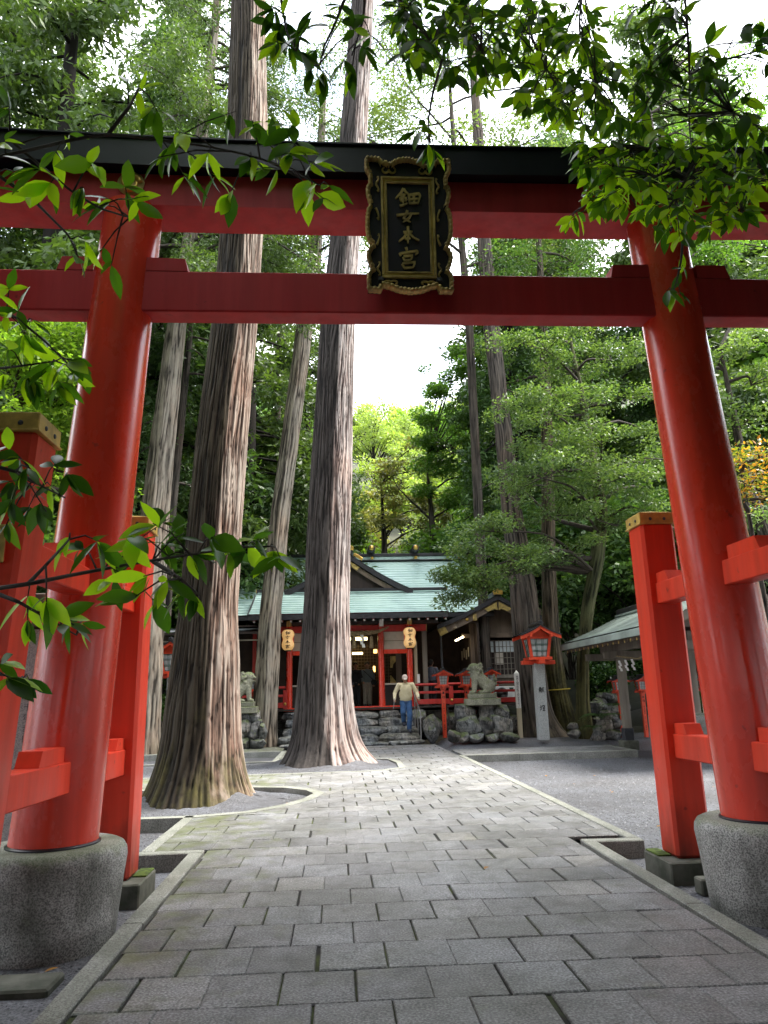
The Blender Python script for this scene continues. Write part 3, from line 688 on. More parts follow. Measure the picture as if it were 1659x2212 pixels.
H(MB().box((1.0, 28.6, .50), (9.6, 4.5, .9), bev=.02), 'stone_base', 'rock')
H(MB().box((1.2, 28.4, 1.06), (10.6, 4.8, .06)), 'floor', 'darkwood')
H(MB().box((.5, 26.16, 1.07), (4.6, .14, .12)), 'sill', 'red')
PX = [-1.62, -.62, 1.565, 2.56]
for x in PX:
    c = H(MB().lathe((x, 26.2, 1.02), [(.112, 0), (.105, .3), (.10, 2.9)], 20), 'column', 'red', None, 'auto')
for a, b in ((-1.62, -.62), (1.565, 2.56)):
    H(MB().box(((a+b)/2, 26.24, 3.34), (b-a-.2, .04, .62)), 'white_panel', 'plaster')
    H(MB().box(((a+b)/2, 26.215, 3.335), (b-a-.2, .02, .014)), 'panel_strip', 'wood')
    H(MB().box(((a+b)/2, 26.2, 2.96), (b-a-.18, .14, .15)), 'lintel', 'red')
    H(MB().box(((a+b)/2, 26.7, 1.86), (b-a+.1, .06, .06)), 'window_sill', 'plaster')
    H(MB().box(((a+b)/2, 26.75, 1.48), (b-a+.1, .05, .76)), 'low_panel', 'darkwood')
H(MB().box((.47, 26.2, 3.77), (5.4, .17, .23)), 'head_beam', 'redd')
for s in (-1, 1): H(MB().box((.47+s*2.71, 26.2, 3.77), (.02, .19, .25)), 'beam_end_plate', 'gold')
H(MB().box((.47, 26.0, 3.96), (6.2, .16, .13)), 'eave_purlin', 'darkwood')
for x in (1.565, 2.56, -1.62, -.62): H(MB().box((x, 26.02, 3.86), (.17, .4, .12)), 'bracket_arm', 'red')
for x in (2.56, -1.62): H(MB().box((x, 25.8, 3.95), (.17, .03, .19)), 'gilt_plate', 'gold')
H(MB().box((1.57, 25.8, 3.93), (.15, .03, .24)), 'white_bracket', 'white')
for i in range(22):
    x = -2.76+i*.31
    r = H(MB().bar((x, 25.24, 3.985), (x, 27.4, 4.98), .075, .075), 'rafter', 'redd')
    H(MB().box((x, 25.232, 3.98), (.062, .012, .062), bev=.003), 'white_tip', 'white', r)
pr = H(roofsheet(-2.95, 3.82, [(25.15, 4.20), (25.9, 4.46), (26.7, 4.80), (27.62, 5.24)], .1), 'porch_roof', 'copper')
fa = MB().box((.435, 25.17, 4.105), (6.8, .05, .17)); H(fa, 'eave_fascia', 'blacktile', pr)
for s in (-1, 1):
    x = .435+s*3.40
    H(MB().bar((x, 25.15, 4.11), (x, 27.6, 5.13), .05, .19), 'verge_board', 'blacktile', pr)
H(MB().sheet([[(-2.95, 25.2, 4.06), (3.82, 25.2, 4.06)], [(-2.95, 27.6, 5.1), (3.82, 27.6, 5.1)]]), 'porch_ceiling', 'redd', pr)
st = H(MB().box((.62, 27.62, 5.33), (7.1, .3, .11)), 'dormer_sill', 'blacktile')
H(MB().box((.62, 27.60, 5.245), (7.0, .26, .05)), 'copper_band', 'copper', st)
for s in (-1, 1): H(MB().box((.62+s*3.56, 27.6, 5.33), (.025, .3, .12)), 'end_plate', 'gold', st)
mr = H(roofsheet(-5.6, 5.75, [(26.6, 4.32), (27.2, 4.60), (29.6, 5.82), (32.0, 7.22)], .1, .27), 'main_roof', 'copper')
H(MB().sheet([[(-5.6, 36.5, 4.2), (5.75, 36.5, 4.2)], [(-5.6, 32.05, 7.2), (5.75, 32.05, 7.2)]]), 'back_slope', 'copper', mr)
H(MB().box((.07, 26.63, 4.24), (11.3, .06, .14)), 'main_fascia', 'blacktile', mr)
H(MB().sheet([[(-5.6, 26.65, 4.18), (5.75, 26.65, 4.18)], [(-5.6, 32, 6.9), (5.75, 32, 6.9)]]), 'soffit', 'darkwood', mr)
for x in (-5.6, 5.75): H(MB().add([(x, 26.6, 4.25), (x, 32, 7.2), (x, 36.5, 4.2)], [(0, 1, 2)]), 'gable_wall', 'darkwood', mr)
rd = H(MB().box((.1, 32, 7.44), (11.6, .5, .13)), 'ridge', 'blacktile')
H(MB().box((.1, 32, 7.295), (11.4, .4, .15)), 'ridge_copper', 'copper', rd); H(MB().box((.1, 31.95, 7.20), (11.4, .5, .045)), 'ridge_base', 'blacktile', rd)
for i in range(6):
    x = -4.2+1.92*i
    k = H(MB().lathe((x, 31.35, 7.66), [(.135, 0), (.165, .05), (.17, .6), (.165, 1.25), (.13, 1.3)], 20, (0, 1, 0)), 'ridge_log', 'blacktile', None, 'auto')
    H(MB().lathe((x, 31.36, 7.68), [(.115, 0), (.105, .05), (.07, .1), (0, .125)], 20, (0, -1, 0)), 'gilt_end', 'goldp', k, True)
    H(MB().box((x+.03, 31.7, 7.30), (.12, .04, .12)), 'gilt_plate', 'goldp', k)
# dormer gable
AX, AZ, GY = .49, 6.70, 27.55
gl = lambda f, s, dz=0: (AX+s*2.30*f, AZ-1.36*f-.16*f*(1-f)*2+dz)
dm = H(MB().sheet([[(gl(f, s)[0], y, gl(f, s)[1]+.02) for f in np.linspace(0, 1.06, 8)] for y in (GY-.12, 31.6) for s in (1,)]), 'dormer_roof', 'copper')
H(MB().sheet([[(gl(f, -1)[0], y, gl(f, -1)[1]+.02) for f in np.linspace(0, 1.06, 8)] for y in (GY-.12, 31.6)]), 'dormer_slope', 'copper', dm)
for s in (-1, 1):
    q = [gl(f, s) for f in np.linspace(0, 1.04, 9)]; q = q + [(x, z-.19-.03*i/8) for i, (x, z) in list(enumerate(q))[::-1]]
    H(MB().prism(q if s < 0 else q[::-1], (0, GY-.13, 0), (1, 0, 0), (0, 0, 1), (0, 1, 0), .12), 'barge_board', 'blacktile', dm)
    q = [gl(f, s, -.24) for f in np.linspace(.04, .86, 8)]; q = q + [(x, z-.20) for x, z in q[::-1]]
    H(MB().prism(q if s < 0 else q[::-1], (0, GY-.04, 0), (1, 0, 0), (0, 0, 1), (0, 1, 0), .07), 'inner_board', 'wood', dm)
    H(MB().prism([(AX+s*.02, 6.42), (AX+s*.42, 6.18), (AX+s*.30, 6.06), (AX+s*.16, 6.16)][::(1 if s < 0 else -1)], (0, GY-.07, 0), (1, 0, 0), (0, 0, 1), (0, 1, 0), .025), 'gilt_mount', 'gold', dm)
    H(MB().bar((AX+s*.2, GY-.14, 6.68), (AX+s*.52, GY-.14, 6.47), .03, .12), 'gilt_ridge_plate', 'goldp', dm)
H(MB().add([(AX-2.1, GY+.12, 5.38), (AX+2.1, GY+.12, 5.38), (AX, GY+.12, 6.5)], [(0, 1, 2)]), 'gable_panel', 'darkwood', dm)
H(MB().box((AX, GY+.04, 5.9), (.13, .1, 1.0)), 'king_post', 'wood', dm)
H(MB().box((AX, GY-.06, 6.12), (.14, .04, .24)), 'gilt_pendant', 'gold', dm)
H(MB().box((AX, GY+.0, 6.74), (.32, .5, .16)), 'ridge_block', 'blacktile', dm); H(MB().prism([(-.19, 0), (.19, 0), (.19, .14), (.06, .2), (-.06, .2), (-.19, .14)], (AX, GY-.27, 6.80), (1, 0, 0), (0, 0, 1), (0, 1, 0), .06), 'gilt_ridge_end', 'goldp', dm)
# inside
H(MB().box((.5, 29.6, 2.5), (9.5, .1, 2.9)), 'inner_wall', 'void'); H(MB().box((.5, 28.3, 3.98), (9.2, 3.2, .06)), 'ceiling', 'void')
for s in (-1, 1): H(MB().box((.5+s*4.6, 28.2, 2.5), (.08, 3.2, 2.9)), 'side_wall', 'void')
lat = MB()
for i in range(20): lat.box((.35+i*.115-.55, 28.8, 2.65), (.016, .02, 1.5), bev=.002)
for i in range(13): lat.box((.9, 28.8, 1.95+i*.115), (2.4, .016, .016), bev=.002)
H(lat, 'lattice_screen', 'wood')
for x in (.35, 1.62): H(MB().box((x, 28.7, 2.4), (.09, .09, 2.6)), 'inner_post', 'wood')
MT['lamp'] = emis('fluorescent_lamp', (1, .72, .28), 1.8); MT['lampw'] = emis('warm_lamp', (1, .55, .15), .8); MT['tube'] = emis('tube_lamp', (1, .82, .5), 3.5)
for (u0, u1, v0, v1) in ((292, 342, 330, 372), (396, 470, 330, 370), (482, 562, 330, 368), (300, 335, 532, 558), (362, 500, 530, 556)):
    a = at(702+u0*.1627, 1323+v0*.1627, 28.4); b = at(702+u1*.1627, 1323+v1*.1627, 28.4)
    H(MB().box((a+b)/2, (abs(b[0]-a[0]), .05, abs(a[2]-b[2]))), 'ceiling_lamp', 'lamp')
for (u0, u1, v0, v1) in ((645, 692, 490, 540), (638, 668, 712, 790)):
    a = at(702+u0*.1627, 1323+v0*.1627, 28.4); b = at(702+u1*.1627, 1323+v1*.1627, 28.4)
    l_ = H(MB().box((a+b)/2, (abs(b[0]-a[0]), .1, abs(a[2]-b[2]))), 'wall_lantern', 'lampw')
gx0 = at(702+865*.1627, 1323+580*.1627, 27.6)
H(MB().prism([(0, 0), (.26, 0), (.24, -.16), (.1, -.30), (.08, -.42), (0, -.42)], gx0, (1, 0, 0), (0, 0, 1), (0, 1, 0), .03), 'gilt_door_mount', 'gold')
gx1 = at(702+868*.1627, 1323+948*.1627, 27.6)
H(MB().prism([(0, 0), (.24, 0), (.2, .1), (.1, .22), (.04, .3), (0, .3)], gx1, (1, 0, 0), (0, 0, 1), (0, 1, 0), .03), 'gilt_door_mount', 'gold')
H(MB().box((2.27, 27.4, 2.3), (.2, .1, 2.3)), 'inner_post', 'wood')
H(MB().box((2.79, 26.4, 2.2), (.12, .1, 2.2)), 'pale_post', 'palewood')
H(MB().box((3.13, 26.5, 2.5), (.17, .15, 2.8)), 'grey_post', 'greywood')
H(MB().box((2.86, 26.32, 2.02), (.10, .012, .3), bev=.002), 'notice', 'paper')
# left wing
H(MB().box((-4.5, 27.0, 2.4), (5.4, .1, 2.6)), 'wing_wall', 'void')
for x in (-4.1, -3.5, -2.9, -2.35): H(MB().box((x, 26.9, 2.5), (.13, .12, 2.6)), 'wing_post', 'redd' if x > -3 else 'darkwood')
wr = H(MB().add([(-7.2, 25.5, 3.70), (-2.3, 25.5, 3.74), (-2.3, 27.4, 4.0), (-7.2, 27.4, 4.0)], [(0, 1, 2, 3)]), 'wing_roof', 'greyroof')
H(MB().box((-4.75, 25.52, 3.645), (4.9, .06, .09)), 'wing_fascia', 'darkwood', wr); H(MB().box((-4.75, 25.8, 3.42), (4.9, .05, .045)), 'white_rail', 'plaster')
for x in (-3.9, -2.35): H(MB().box((x, 26.0, 2.35), (.13, .13, 2.5)), 'wing_column', 'greywood')
# railing
for (x0, x1, lab) in ((2.72, 6.45, 'red wooden railing along the veranda right of the hall entrance'), (-4.6, -1.75, 'red wooden railing along the veranda left of the hall entrance')):
    rg = thing('veranda_railing', lab, 'railing', ((x0+x1)/2, 26.1, 1.0), 'veranda railings')
    MB().tube([(x0, 26.1, 1.80), (x1, 26.1, 1.82)], .045, 12).build('top_rail', MT['redd'], rg, 'auto')
    MB().box(((x0+x1)/2, 26.1, 1.54), (x1-x0, .06, .085)).build('middle_rail', MT['redd'], rg)
    MB().box(((x0+x1)/2, 26.1, 1.23), (x1-x0, .1, .17)).build('bottom_rail', MT['redd'], rg)
    for f in (0, .33, .66, 1):
        x = x0+(x1-x0)*f; p = MB().box((x, 26.1, 1.42), (.14, .13, .62)).build('rail_post', MT['redd'], rg)
        MB().lathe((x+.0, 26.03, 1.27), [(.05, 0), (.04, .03), (0, .05)], 14, (0, -1, 0)).build('gilt_boss', MT['goldp'], p, True)
# hanging paper lanterns
m, t, out = nt('lantern_paper'); tc = N(t, 'ShaderNodeTexCoord'); sx = N(t, 'ShaderNodeSeparateXYZ'); t.links.new(tc.outputs['Object'], sx.inputs[0])
wv = mth(t, 'SINE', mth(t, 'MULTIPLY', sx.outputs[2], 210.)); e = N(t, 'ShaderNodeEmission')
t.links.new(mixc(t, mth(t, 'ADD', mth(t, 'MULTIPLY', wv, .12), .5), (1, .62, .22), (.9, .45, .13)), e.inputs[0]); e.inputs[1].default_value = .075
b = N(t, 'ShaderNodeBsdfPrincipled'); b.inputs['Base Color'].default_value = (.6, .4, .2, 1); ad = N(t, 'ShaderNodeAddShader')
t.links.new(e.outputs[0], ad.inputs[0]); t.links.new(b.outputs[0], ad.inputs[1]); t.links.new(ad.outputs[0], out.inputs[0]); MT['lpaper'] = m
for x, lab in ((2.515, 'glowing paper lantern hanging right of the hall entrance'), (-1.63, 'glowing paper lantern half hidden left of the hall entrance')):
    Ly = 25.5; z0 = 3.03
    ln = thing('paper_lantern', lab, 'paper lantern', (x, Ly, z0), 'paper lanterns at the hall entrance')
    MB().lathe((x, Ly, z0), [(.10, 0), (.15, .03), (.205, .11), (.215, .2), (.195, .30), (.185, .36), (.195, .42), (.215, .51), (.205, .60), (.15, .67), (.10, .69)], 28).build('paper_shade', MT['lpaper'], ln, True)
    for zz in (-.03, .69): MB().lathe((x, Ly, z0+zz), [(.105, 0), (.105, .035)], 20).build('black_ring', MT['ink'], ln, 'auto')
    MB().tube([(x, Ly, z0+.72), (x, Ly, z0+.95)], .008, 6).build('cord', MT['ink'], ln)
    for i, c in enumerate('鈿女本宮'):
        l_ = MB(); brush(l_, c, (x-.085, Ly-.224 if i not in (1, 2) else Ly-.217, z0+.635-i*.15), (1, 0, 0), (0, 0, -1), (0, -1, 0), .17, .125, .017, .004); l_.build('ink_character', MT['ink'], ln)
    sgn = 1 if x < 0 else -1
    q = [(x+.215*math.cos(a)*1.0, Ly+.215*math.sin(a), z0+.36+dz) for a in (pi+.15,) for dz in (0,)]
    cr = MB()
    for sgx in (-1, 1):
        g = []
        for i in range(9):
            zz = z0+.22+.28*i/8; wv_ = .09*math.sin(pi*i/8); rr_ = np.interp(zz-z0, [.2, .30, .36, .42, .51], [.215, .195, .185, .195, .215])+.004
            g.append([(x+sgx*rr_*math.cos(a), Ly-rr_*math.sin(a), zz) for a in (.15, .15+wv_*2.2, .15+wv_*4.4)])
        cr.sheet(g if sgx < 0 else [r[::-1] for r in g])
    cr.build('red_crest', MT['red'], ln)
# straw rope with streamers
rp = thing('straw_rope', 'thick twisted straw rope hung across the hall entrance with paper streamers', 'sacred rope', (.45, 26.0, 3.6))
for ph in (0, 2*pi/3, 4*pi/3):
    pts = []; rs = []
    for i in range(90):
        f = i/89; x = -1.0+2.85*f; sag = .12*(1-(2*f-1)**2); th = .085*math.sin(pi*min(1, max(0.04, f*.93+.05)))**.6
        a = f*34+ph; pts.append((x, 25.98+th*.62*math.cos(a), 3.70-sag+(.10*max(0, f-.86)/.14)+th*.62*math.sin(a))); rs.append(th*.62)
    MB().tube(pts, rs, 8).build('strand', MT['rope'], rp, True)
for x in (-.35, .62, 1.22): MB().lathe((x, 25.95, 3.50), [(.02, 0), (.055, -.06), (.06, -.2), (.09, -.42), (.0, -.40)][::1], 12).build('straw_tassel', MT['rope'], rp, True)
def zigzag(mb, x, y, z, s=1.):
    for i, dx in enumerate((0, .04, -.01, .05)):
        mb.add([(x+dx*s-.05*s, y-.004*i, z-.11*s*i), (x+dx*s+.05*s, y-.004*i, z-.11*s*i), (x+dx*s+.07*s, y-.01-.004*i, z-.11*s*i-.13*s), (x+dx*s-.03*s, y-.01-.004*i, z-.11*s*i-.13*s)], [(0, 1, 2, 3)])
    return mb
for x in (-.05, .88): zigzag(MB(), x, 25.92, 3.56).build('paper_streamer', MT['paper'], rp)

# ---------------------------------------------------------------- stone steps
stp = thing('stone_steps', 'rough grey stone steps leading up to the hall entrance', 'steps', (1.3, 24.6, 0))
sr = random.Random(11)
for i, (y, zt) in enumerate(((23.62, .10), (24.05, .30), (24.6, .52), (25.15, .76), (25.7, .98))):
    x = -1.75+sr.uniform(-.1, .1); xe = 2.62+.1*(i == 0)
    while x < xe-.25:
        wd = min(sr.uniform(.65, 1.35), xe-x)
        if xe-x-wd < .35: wd = xe-x
        hh = .13 if i == 0 else .30
        rock('step_stone', (x+wd/2, y+.36+sr.uniform(-.04, .04), zt-hh/2+sr.uniform(-.012, .012)), (wd*1.04, .92, hh*1.06), sr.randint(0, 99), MT['steprock'], parent=stp, boxy=.8); x += wd
rock('boulder', (3.0, 24.25, .40), (.55, .9, .95), 4, MT['rockl'], 'slanted greenish boulder leaning against the right side of the steps', 'boulders')
rock('boulder', (2.72, 25.8, .75), (.6, .5, .5), 5, MT['rockl'], 'squarish boulder at the top right corner of the steps', 'boulders')
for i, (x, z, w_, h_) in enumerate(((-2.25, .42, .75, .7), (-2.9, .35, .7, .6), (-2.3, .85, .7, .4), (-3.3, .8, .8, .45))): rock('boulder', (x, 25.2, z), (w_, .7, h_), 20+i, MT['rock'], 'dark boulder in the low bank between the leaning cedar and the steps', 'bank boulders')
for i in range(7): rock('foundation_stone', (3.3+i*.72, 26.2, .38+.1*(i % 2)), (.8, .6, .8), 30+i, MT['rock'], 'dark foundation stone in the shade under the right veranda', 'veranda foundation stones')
hr = thing('handrail', 'grey metal handrail down the right side of the stone steps', 'handrail', (2.6, 24.3, 0))
MB().tube([(2.56, 25.7, 1.75), (2.58, 24.62, 1.27), (2.61, 23.98, .985), (2.62, 23.9, .93)], .026, 10).build('rail', MT['metal'], hr, True)
for x, y, z0, z1 in ((2.62, 23.9, .05, .95), (2.59, 24.45, .25, 1.18), (2.57, 25.05, .45, 1.45)): MB().tube([(x, y, z0), (x, y, z1)], .02, 10).build('rail_post', MT['metal'], hr, 'auto')

# ---------------------------------------------------------------- office with the gable
off = thing('shrine_office', 'brown timber side building with dark gabled roof and lattice window', 'office building', (6.1, 29, 0))
def O(mb, n, m, p=None, s=False): return mb.build(n, MT[m], p or off, s)
OX, OZ, OY = 5.85, 4.86, 26.5
ol = lambda f, s, dz=0: (OX+s*2.2*f, OZ-1.02*f-.1*f*(1-f)*2+dz)
for s in (-1, 1):
    rf = O(MB().sheet([[(ol(f, s, .06)[0], y, ol(f, s, .06)[1]) for f in np.linspace(0, 1.02, 9)] for y in np.linspace(OY-.1, 33, 8)][::s]), 'roof_slope', 'blacktile')
    q = [ol(f, s, .05) for f in np.linspace(0, 1.02, 9)]; q = q + [(x, z-.16) for x, z in q[::-1]]
    O(MB().prism(q if s < 0 else q[::-1], (0, OY-.12, 0), (1, 0, 0), (0, 0, 1), (0, 1, 0), .1), 'roof_edge', 'blacktile', rf)
    q = [ol(f, s, -.12) for f in np.linspace(0, .97, 9)]; q = q + [(x, z-.24) for x, z in q[::-1]]
    O(MB().prism(q if s < 0 else q[::-1], (0, OY-.03, 0), (1, 0, 0), (0, 0, 1), (0, 1, 0), .09), 'barge_board', 'wood', rf)
    O(MB().sheet([[(ol(f, s, -.04)[0], y, ol(f, s, -.04)[1]) for f in (0, 1.)] for y in (OY, 33)]), 'soffit', 'wood', rf)
    x, z = ol(.93, s, -.24); O(MB().box((x, OY-.05, z), (.3, .03, .26), Matrix.Rotation(s*R_(26), 3, 'Y')), 'gilt_mount', 'gold', rf)
    x, z = ol(.42, s, -.22); O(MB().box((x-s*.06, OY-.05, z-.03), (.13, .03, .24)), 'gilt_plate', 'gold', rf)
    x, z = ol(.52, s, -.22); O(MB().lathe((x, OY-.03, z), [(.06, 0), (.05, .03), (0, .035)], 14, (0, -1, 0)), 'gilt_boss', 'goldp', rf, True)
    q = [(OX+s*.04, 4.66), (OX+s*.5, 4.42), (OX+s*.36, 4.32), (OX+s*.12, 4.42), (OX+s*.02, 4.36)]
    O(MB().prism(q if s < 0 else q[::-1], (0, OY-.07, 0), (1, 0, 0), (0, 0, 1), (0, 1, 0), .03), 'gilt_gable_mount', 'gold', rf)
O(MB().box((OX, 29.6, 4.96), (.26, 6.4, .18)), 'ridge', 'blacktile'); O(MB().prism([(-.16, 0), (.16, 0), (.18, .12), (.06, .2), (-.06, .2), (-.18, .12)], (OX, OY-.22, 4.92), (1, 0, 0), (0, 0, 1), (0, 1, 0), .08), 'gilt_ridge_end', 'goldp')
O(MB().box((6.3, 27.25, 1.62), (2.7, .1, .9)), 'lower_wall', 'wood'); O(MB().box((6.3, 27.25, 3.98), (2.7, .1, .98)), 'upper_wall', 'wood')
O(MB().add([(4.3, 27.25, 4.1), (7.5, 27.25, 4.1), (OX, 27.25, 4.75)], [(0, 1, 2)]), 'gable_wall', 'wood')
O(MB().box((6.1, 27.18, 3.52), (3.0, .1, .16)), 'tie_beam', 'wood'); O(MB().box((5.8, 27.16, 2.03), (1.8, .1, .1)), 'window_sill', 'greywood')
for x in (4.98, 6.62, 7.55): O(MB().box((x, 27.2, 2.6), (.15, .16, 2.9)), 'wall_post', 'wood')
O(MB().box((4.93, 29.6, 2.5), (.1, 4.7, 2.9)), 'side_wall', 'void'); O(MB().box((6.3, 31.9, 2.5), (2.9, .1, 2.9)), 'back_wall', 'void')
for i in range(2):
    xa = 5.07+i*.74; wn = O(MB().box((xa+.36, 27.21, 3.12), (.70, .015, .42)), 'frosted_window', 'glass'); O(MB().box((xa+.36, 27.23, 2.5), (.70, .012, .84)), 'window', 'darkwood')
    lt_ = MB()
    for k in range(6): lt_.box((xa+.02+k*.137, 27.18, 2.71), (.022, .03, 1.26), bev=.003)
    for k in range(7): lt_.box((xa+.36, 27.175, 2.10+k*.203), (.72, .02, .02), bev=.003)
    O(lt_, 'window_lattice', 'greywood')
O(MB().box((5.95, 27.2, 2.68), (.3, .006, .42)), 'curtain', 'plaster'); O(MB().box((5.25, 27.2, 2.72), (.3, .006, .26)), 'poster', 'palewood')
a = at(992-8, 1381+3, 26.9); b_ = at(992+10, 1381-6, 26.9)
O(MB().tube([a, b_+np.array([0, .1, 0])], .03, 8), 'tube_light', 'tube')
for i in range(4): O(MB().box((4.84-.02*i, 27.3+.35*i, 2.95-.08*(i % 2)), (.012, .22, .34)), 'wall_notice', 'palewood')
O(MB().box((4.2, 26.4, 3.73), (.05, 1, .05)), 'eave_batten', 'palewood')
dp = MB().tube([(3.73, 26.5, 3.78), (3.745, 26.5, 1.2)], .035, 10).lathe((3.73, 26.5, 3.74), [(.04, 0), (.075, .1), (.08, .12)], 12); O(dp, 'downpipe', 'darkmetal')
ac = thing('air_conditioner', 'white outdoor air conditioner unit behind the red railing below the office window', 'air conditioner', (5.97, 26.8, 1.1))
MB().box((5.97, 26.8, 1.44), (.72, .3, .5), bev=.02).build('casing', MT['white'], ac)
g = MB()
for k in range(6): g.lathe((5.86, 26.645, 1.44), [(.035*k+.02, 0), (.035*k+.026, -.006), (.035*k+.032, 0)], 24, (0, 1, 0))
MB().lathe((5.86, 26.65, 1.44), [(.21, 0), (.21, -.004)], 28, (0, 1, 0)).build('fan_opening', MT['darkmetal'], ac); g.build('fan_grille', MT['metal'], ac)
MB().box((6.2, 26.646, 1.6), (.14, .006, .08), bev=.002).build('badge', MT['green'], ac)
bx = tag(MB().box((5.55, 25.4, .48), (.45, .35, .6)).build('metal_box', MT['darkmetal']), 'dark metal box in the shade behind the lion statue rocks', 'box')

# ---------------------------------------------------------------- lanterns
def lantern_head(root, z, k, lattice):
    """roofed lamp box; root at origin, k scales a head 0.63 m high"""
    def A(mb, n, m, p=None, s=False):
        mb.v = [(x*k, y*k, z+zz*k) for x, y, zz in mb.v]; return mb.build(n, MT[m], p or root, s, True)
    b = MB().box((0, 0, .03), (.52, .085, .06), bev=.004); A(b, 'cross_bracket', 'redl'); A(MB().box((0, 0, .033), (.085, .52, .06), bev=.004), 'cross_bracket', 'redl')
    A(MB().box((0, 0, .085), (.36, .36, .045), bev=.004), 'sill', 'redl')
    hb, ht, z0, z1 = .125, .165, .108, .385
    for sx in (-1, 1):
        for sy in (-1, 1): A(MB().bar((sx*hb, sy*hb, z0), (sx*ht, sy*ht, z1), .04, .04, .003, (0, 1, 0)), 'corner_post', 'redl')
    A(MB().box((0, 0, z1+.012), (.38, .38, .03), bev=.003), 'head_rail', 'redl')
    for ax in range(4):
        c, s = [(1, 0), (0, 1), (-1, 0), (0, -1)][ax]
        P = lambda u, f, d=0: (c*u*(hb+(ht-hb)*f-.012) + s*-(hb+(ht-hb)*f-.004+d), s*u*(hb+(ht-hb)*f-.012) + c*-(hb+(ht-hb)*f-.004+d), z0+(z1-z0)*f)
        pn = A(MB().quad(P(-1, 0), P(1, 0), P(1, 1), P(-1, 1)), 'pane', 'glass')
        L = MB()
        vs = (-.9, -.42, -.28, .28, .42, .9); hs = (.04, .30, .36, .64, .70, .96)
        for u in vs: L.bar(P(u, 0, .004), P(u, 1, .004), .0055, .006, .001, (s, c, 0.01))
        for f in hs: L.bar(P(-1, f, .005), P(1, f, .005), .006, .0055, .001)
        A(L, 'lattice', lattice, pn)
    prof = lambda f: (.31*f, .575-.165*f**.8+.012*f**4)
    q = [prof(f) for f in np.linspace(0, 1, 9)]
    for s in (-1, 1):
        rf = A(MB().sheet([[(s*x, y, zz+.022) for x, zz in q] for y in (-.31, .31)]), 'roof', 'blacktile'); o2 = A(MB().sheet([[(s*x, y, zz+.008) for x, zz in q] for y in (-.31, .31)]), 'roof_underside', 'redl', rf)
        e = q+[(x, zz+.022) for x, zz in q[::-1]]
        for y in (-.312, .3): A(MB().prism([(s*x, zz) for x, zz in (e if s > 0 else e[::-1])], (0, y, 0), (1, 0, 0), (0, 0, 1), (0, 1, 0), .012), 'roof_edge', 'blacktile', rf)
        e = q+[(x, zz-.05) for x, zz in q[::-1]]
        for y in (-.295, .270): A(MB().prism([(s*x, zz) for x, zz in (e if s > 0 else e[::-1])], (0, y, 0), (1, 0, 0), (0, 0, 1), (0, 1, 0), .025), 'barge_board', 'redl', rf)
        A(MB().box((s*.16, -.26, .425), (.035, .1, .05), bev=.003), 'bracket_block', 'redl')
        for i in range(5):
            y = -.24+.12*i; A(MB().tube([(s*x*.99, y, zz+.03) for x, zz in q], .006, 5), 'batten', 'blacktile', rf)
    A(MB().add([(-.17, -.18, .40), (.17, -.18, .40), (0, -.18, .54), (-.17, .18, .40), (.17, .18, .40), (0, .18, .54)], [(0, 1, 2), (3, 5, 4)]), 'gable_panel', 'redl')
    A(MB().box((0, 0, .605), (.07, .66, .035), bev=.004), 'ridge_cap', 'blacktile'); A(MB().box((0, 0, .632), (.045, .68, .02), bev=.003), 'ridge_top', 'darkmetal')
def slim_lantern(lab, group):
    r = thing('slim_lantern', lab, 'lantern', (0, 0, 0), group)
    MB().box((0, 0, .775), (.125, .125, 1.55), bev=.006).build('post', MT['redl'], r, False, True)
    MB().box((0, 0, 1.52), (.17, .17, .06), bev=.004).build('post_collar', MT['redl'], r, False, True)
    l = MB(); brush(l, '奉', (-.045, -.0635, 1.43), (1, 0, 0), (0, 0, -1), (0, -1, 0), .09, .085, .012, .002); brush(l, '燈', (-.045, -.0635, 1.30), (1, 0, 0), (0, 0, -1), (0, -1, 0), .09, .085, .010, .002)
    l.build('ink_heading', MT['ink'], r, False, True)
    l = typeset(MB(), '名古屋市', (0, -.0632, 1.08), (1, 0, 0), (0, 0, -1), (0, -1, 0), .062, .075); typeset(l, '椿の上町 奉賛会', (0, -.0632, .72), (1, 0, 0), (0, 0, -1), (0, -1, 0), .055, .062); l.build('ink_name', MT['ink'], r, False, True)
    lantern_head(r, 1.545, 1., 'darkmetal'); return r
GL = 'slim red lanterns on posts'
sl0 = slim_lantern('slim red lantern on a post between the steps and the right lion statue', GL)
sl0.location = (3.45, 24.5, .12)
for (x, y, z, sc_, lab) in ((4.33, 25.2, .12, 1., 'slim red lantern close behind the head of the right lion statue'), (5.32, 25.9, .15, 1., 'slim red lantern behind the back of the right lion statue, below the office window'),
        (8.53, 22.5, .08, .84, 'slim red lantern left of the wash pavilion post, beside the fern'), (9.24, 22.5, .08, .84, 'slim red lantern right of the wash pavilion post'),
        (9.9, 22.6, .08, .84, 'slim red lantern hidden behind the square gate post, middle of the right row'), (10.56, 22.6, .08, .84, 'slim red lantern with one eave showing right of the square gate post'), (11.28, 22.7, .08, .84, 'slim red lantern showing an eave beside the right gate pillar')):
    dup(sl0, (x, y, z), 0, sc_, lab)
for (u, Y, z, lab) in ((545, 25.2, .12, 'slim red lantern squeezed between the left lion statue and the leaning cedar'), (325, 25.0, .1, 'slim red lantern in the bushes beside the rear left gate post')):
    p = at(u, 1500, Y); dup(sl0, (p[0], Y, z), 0, 1, lab)
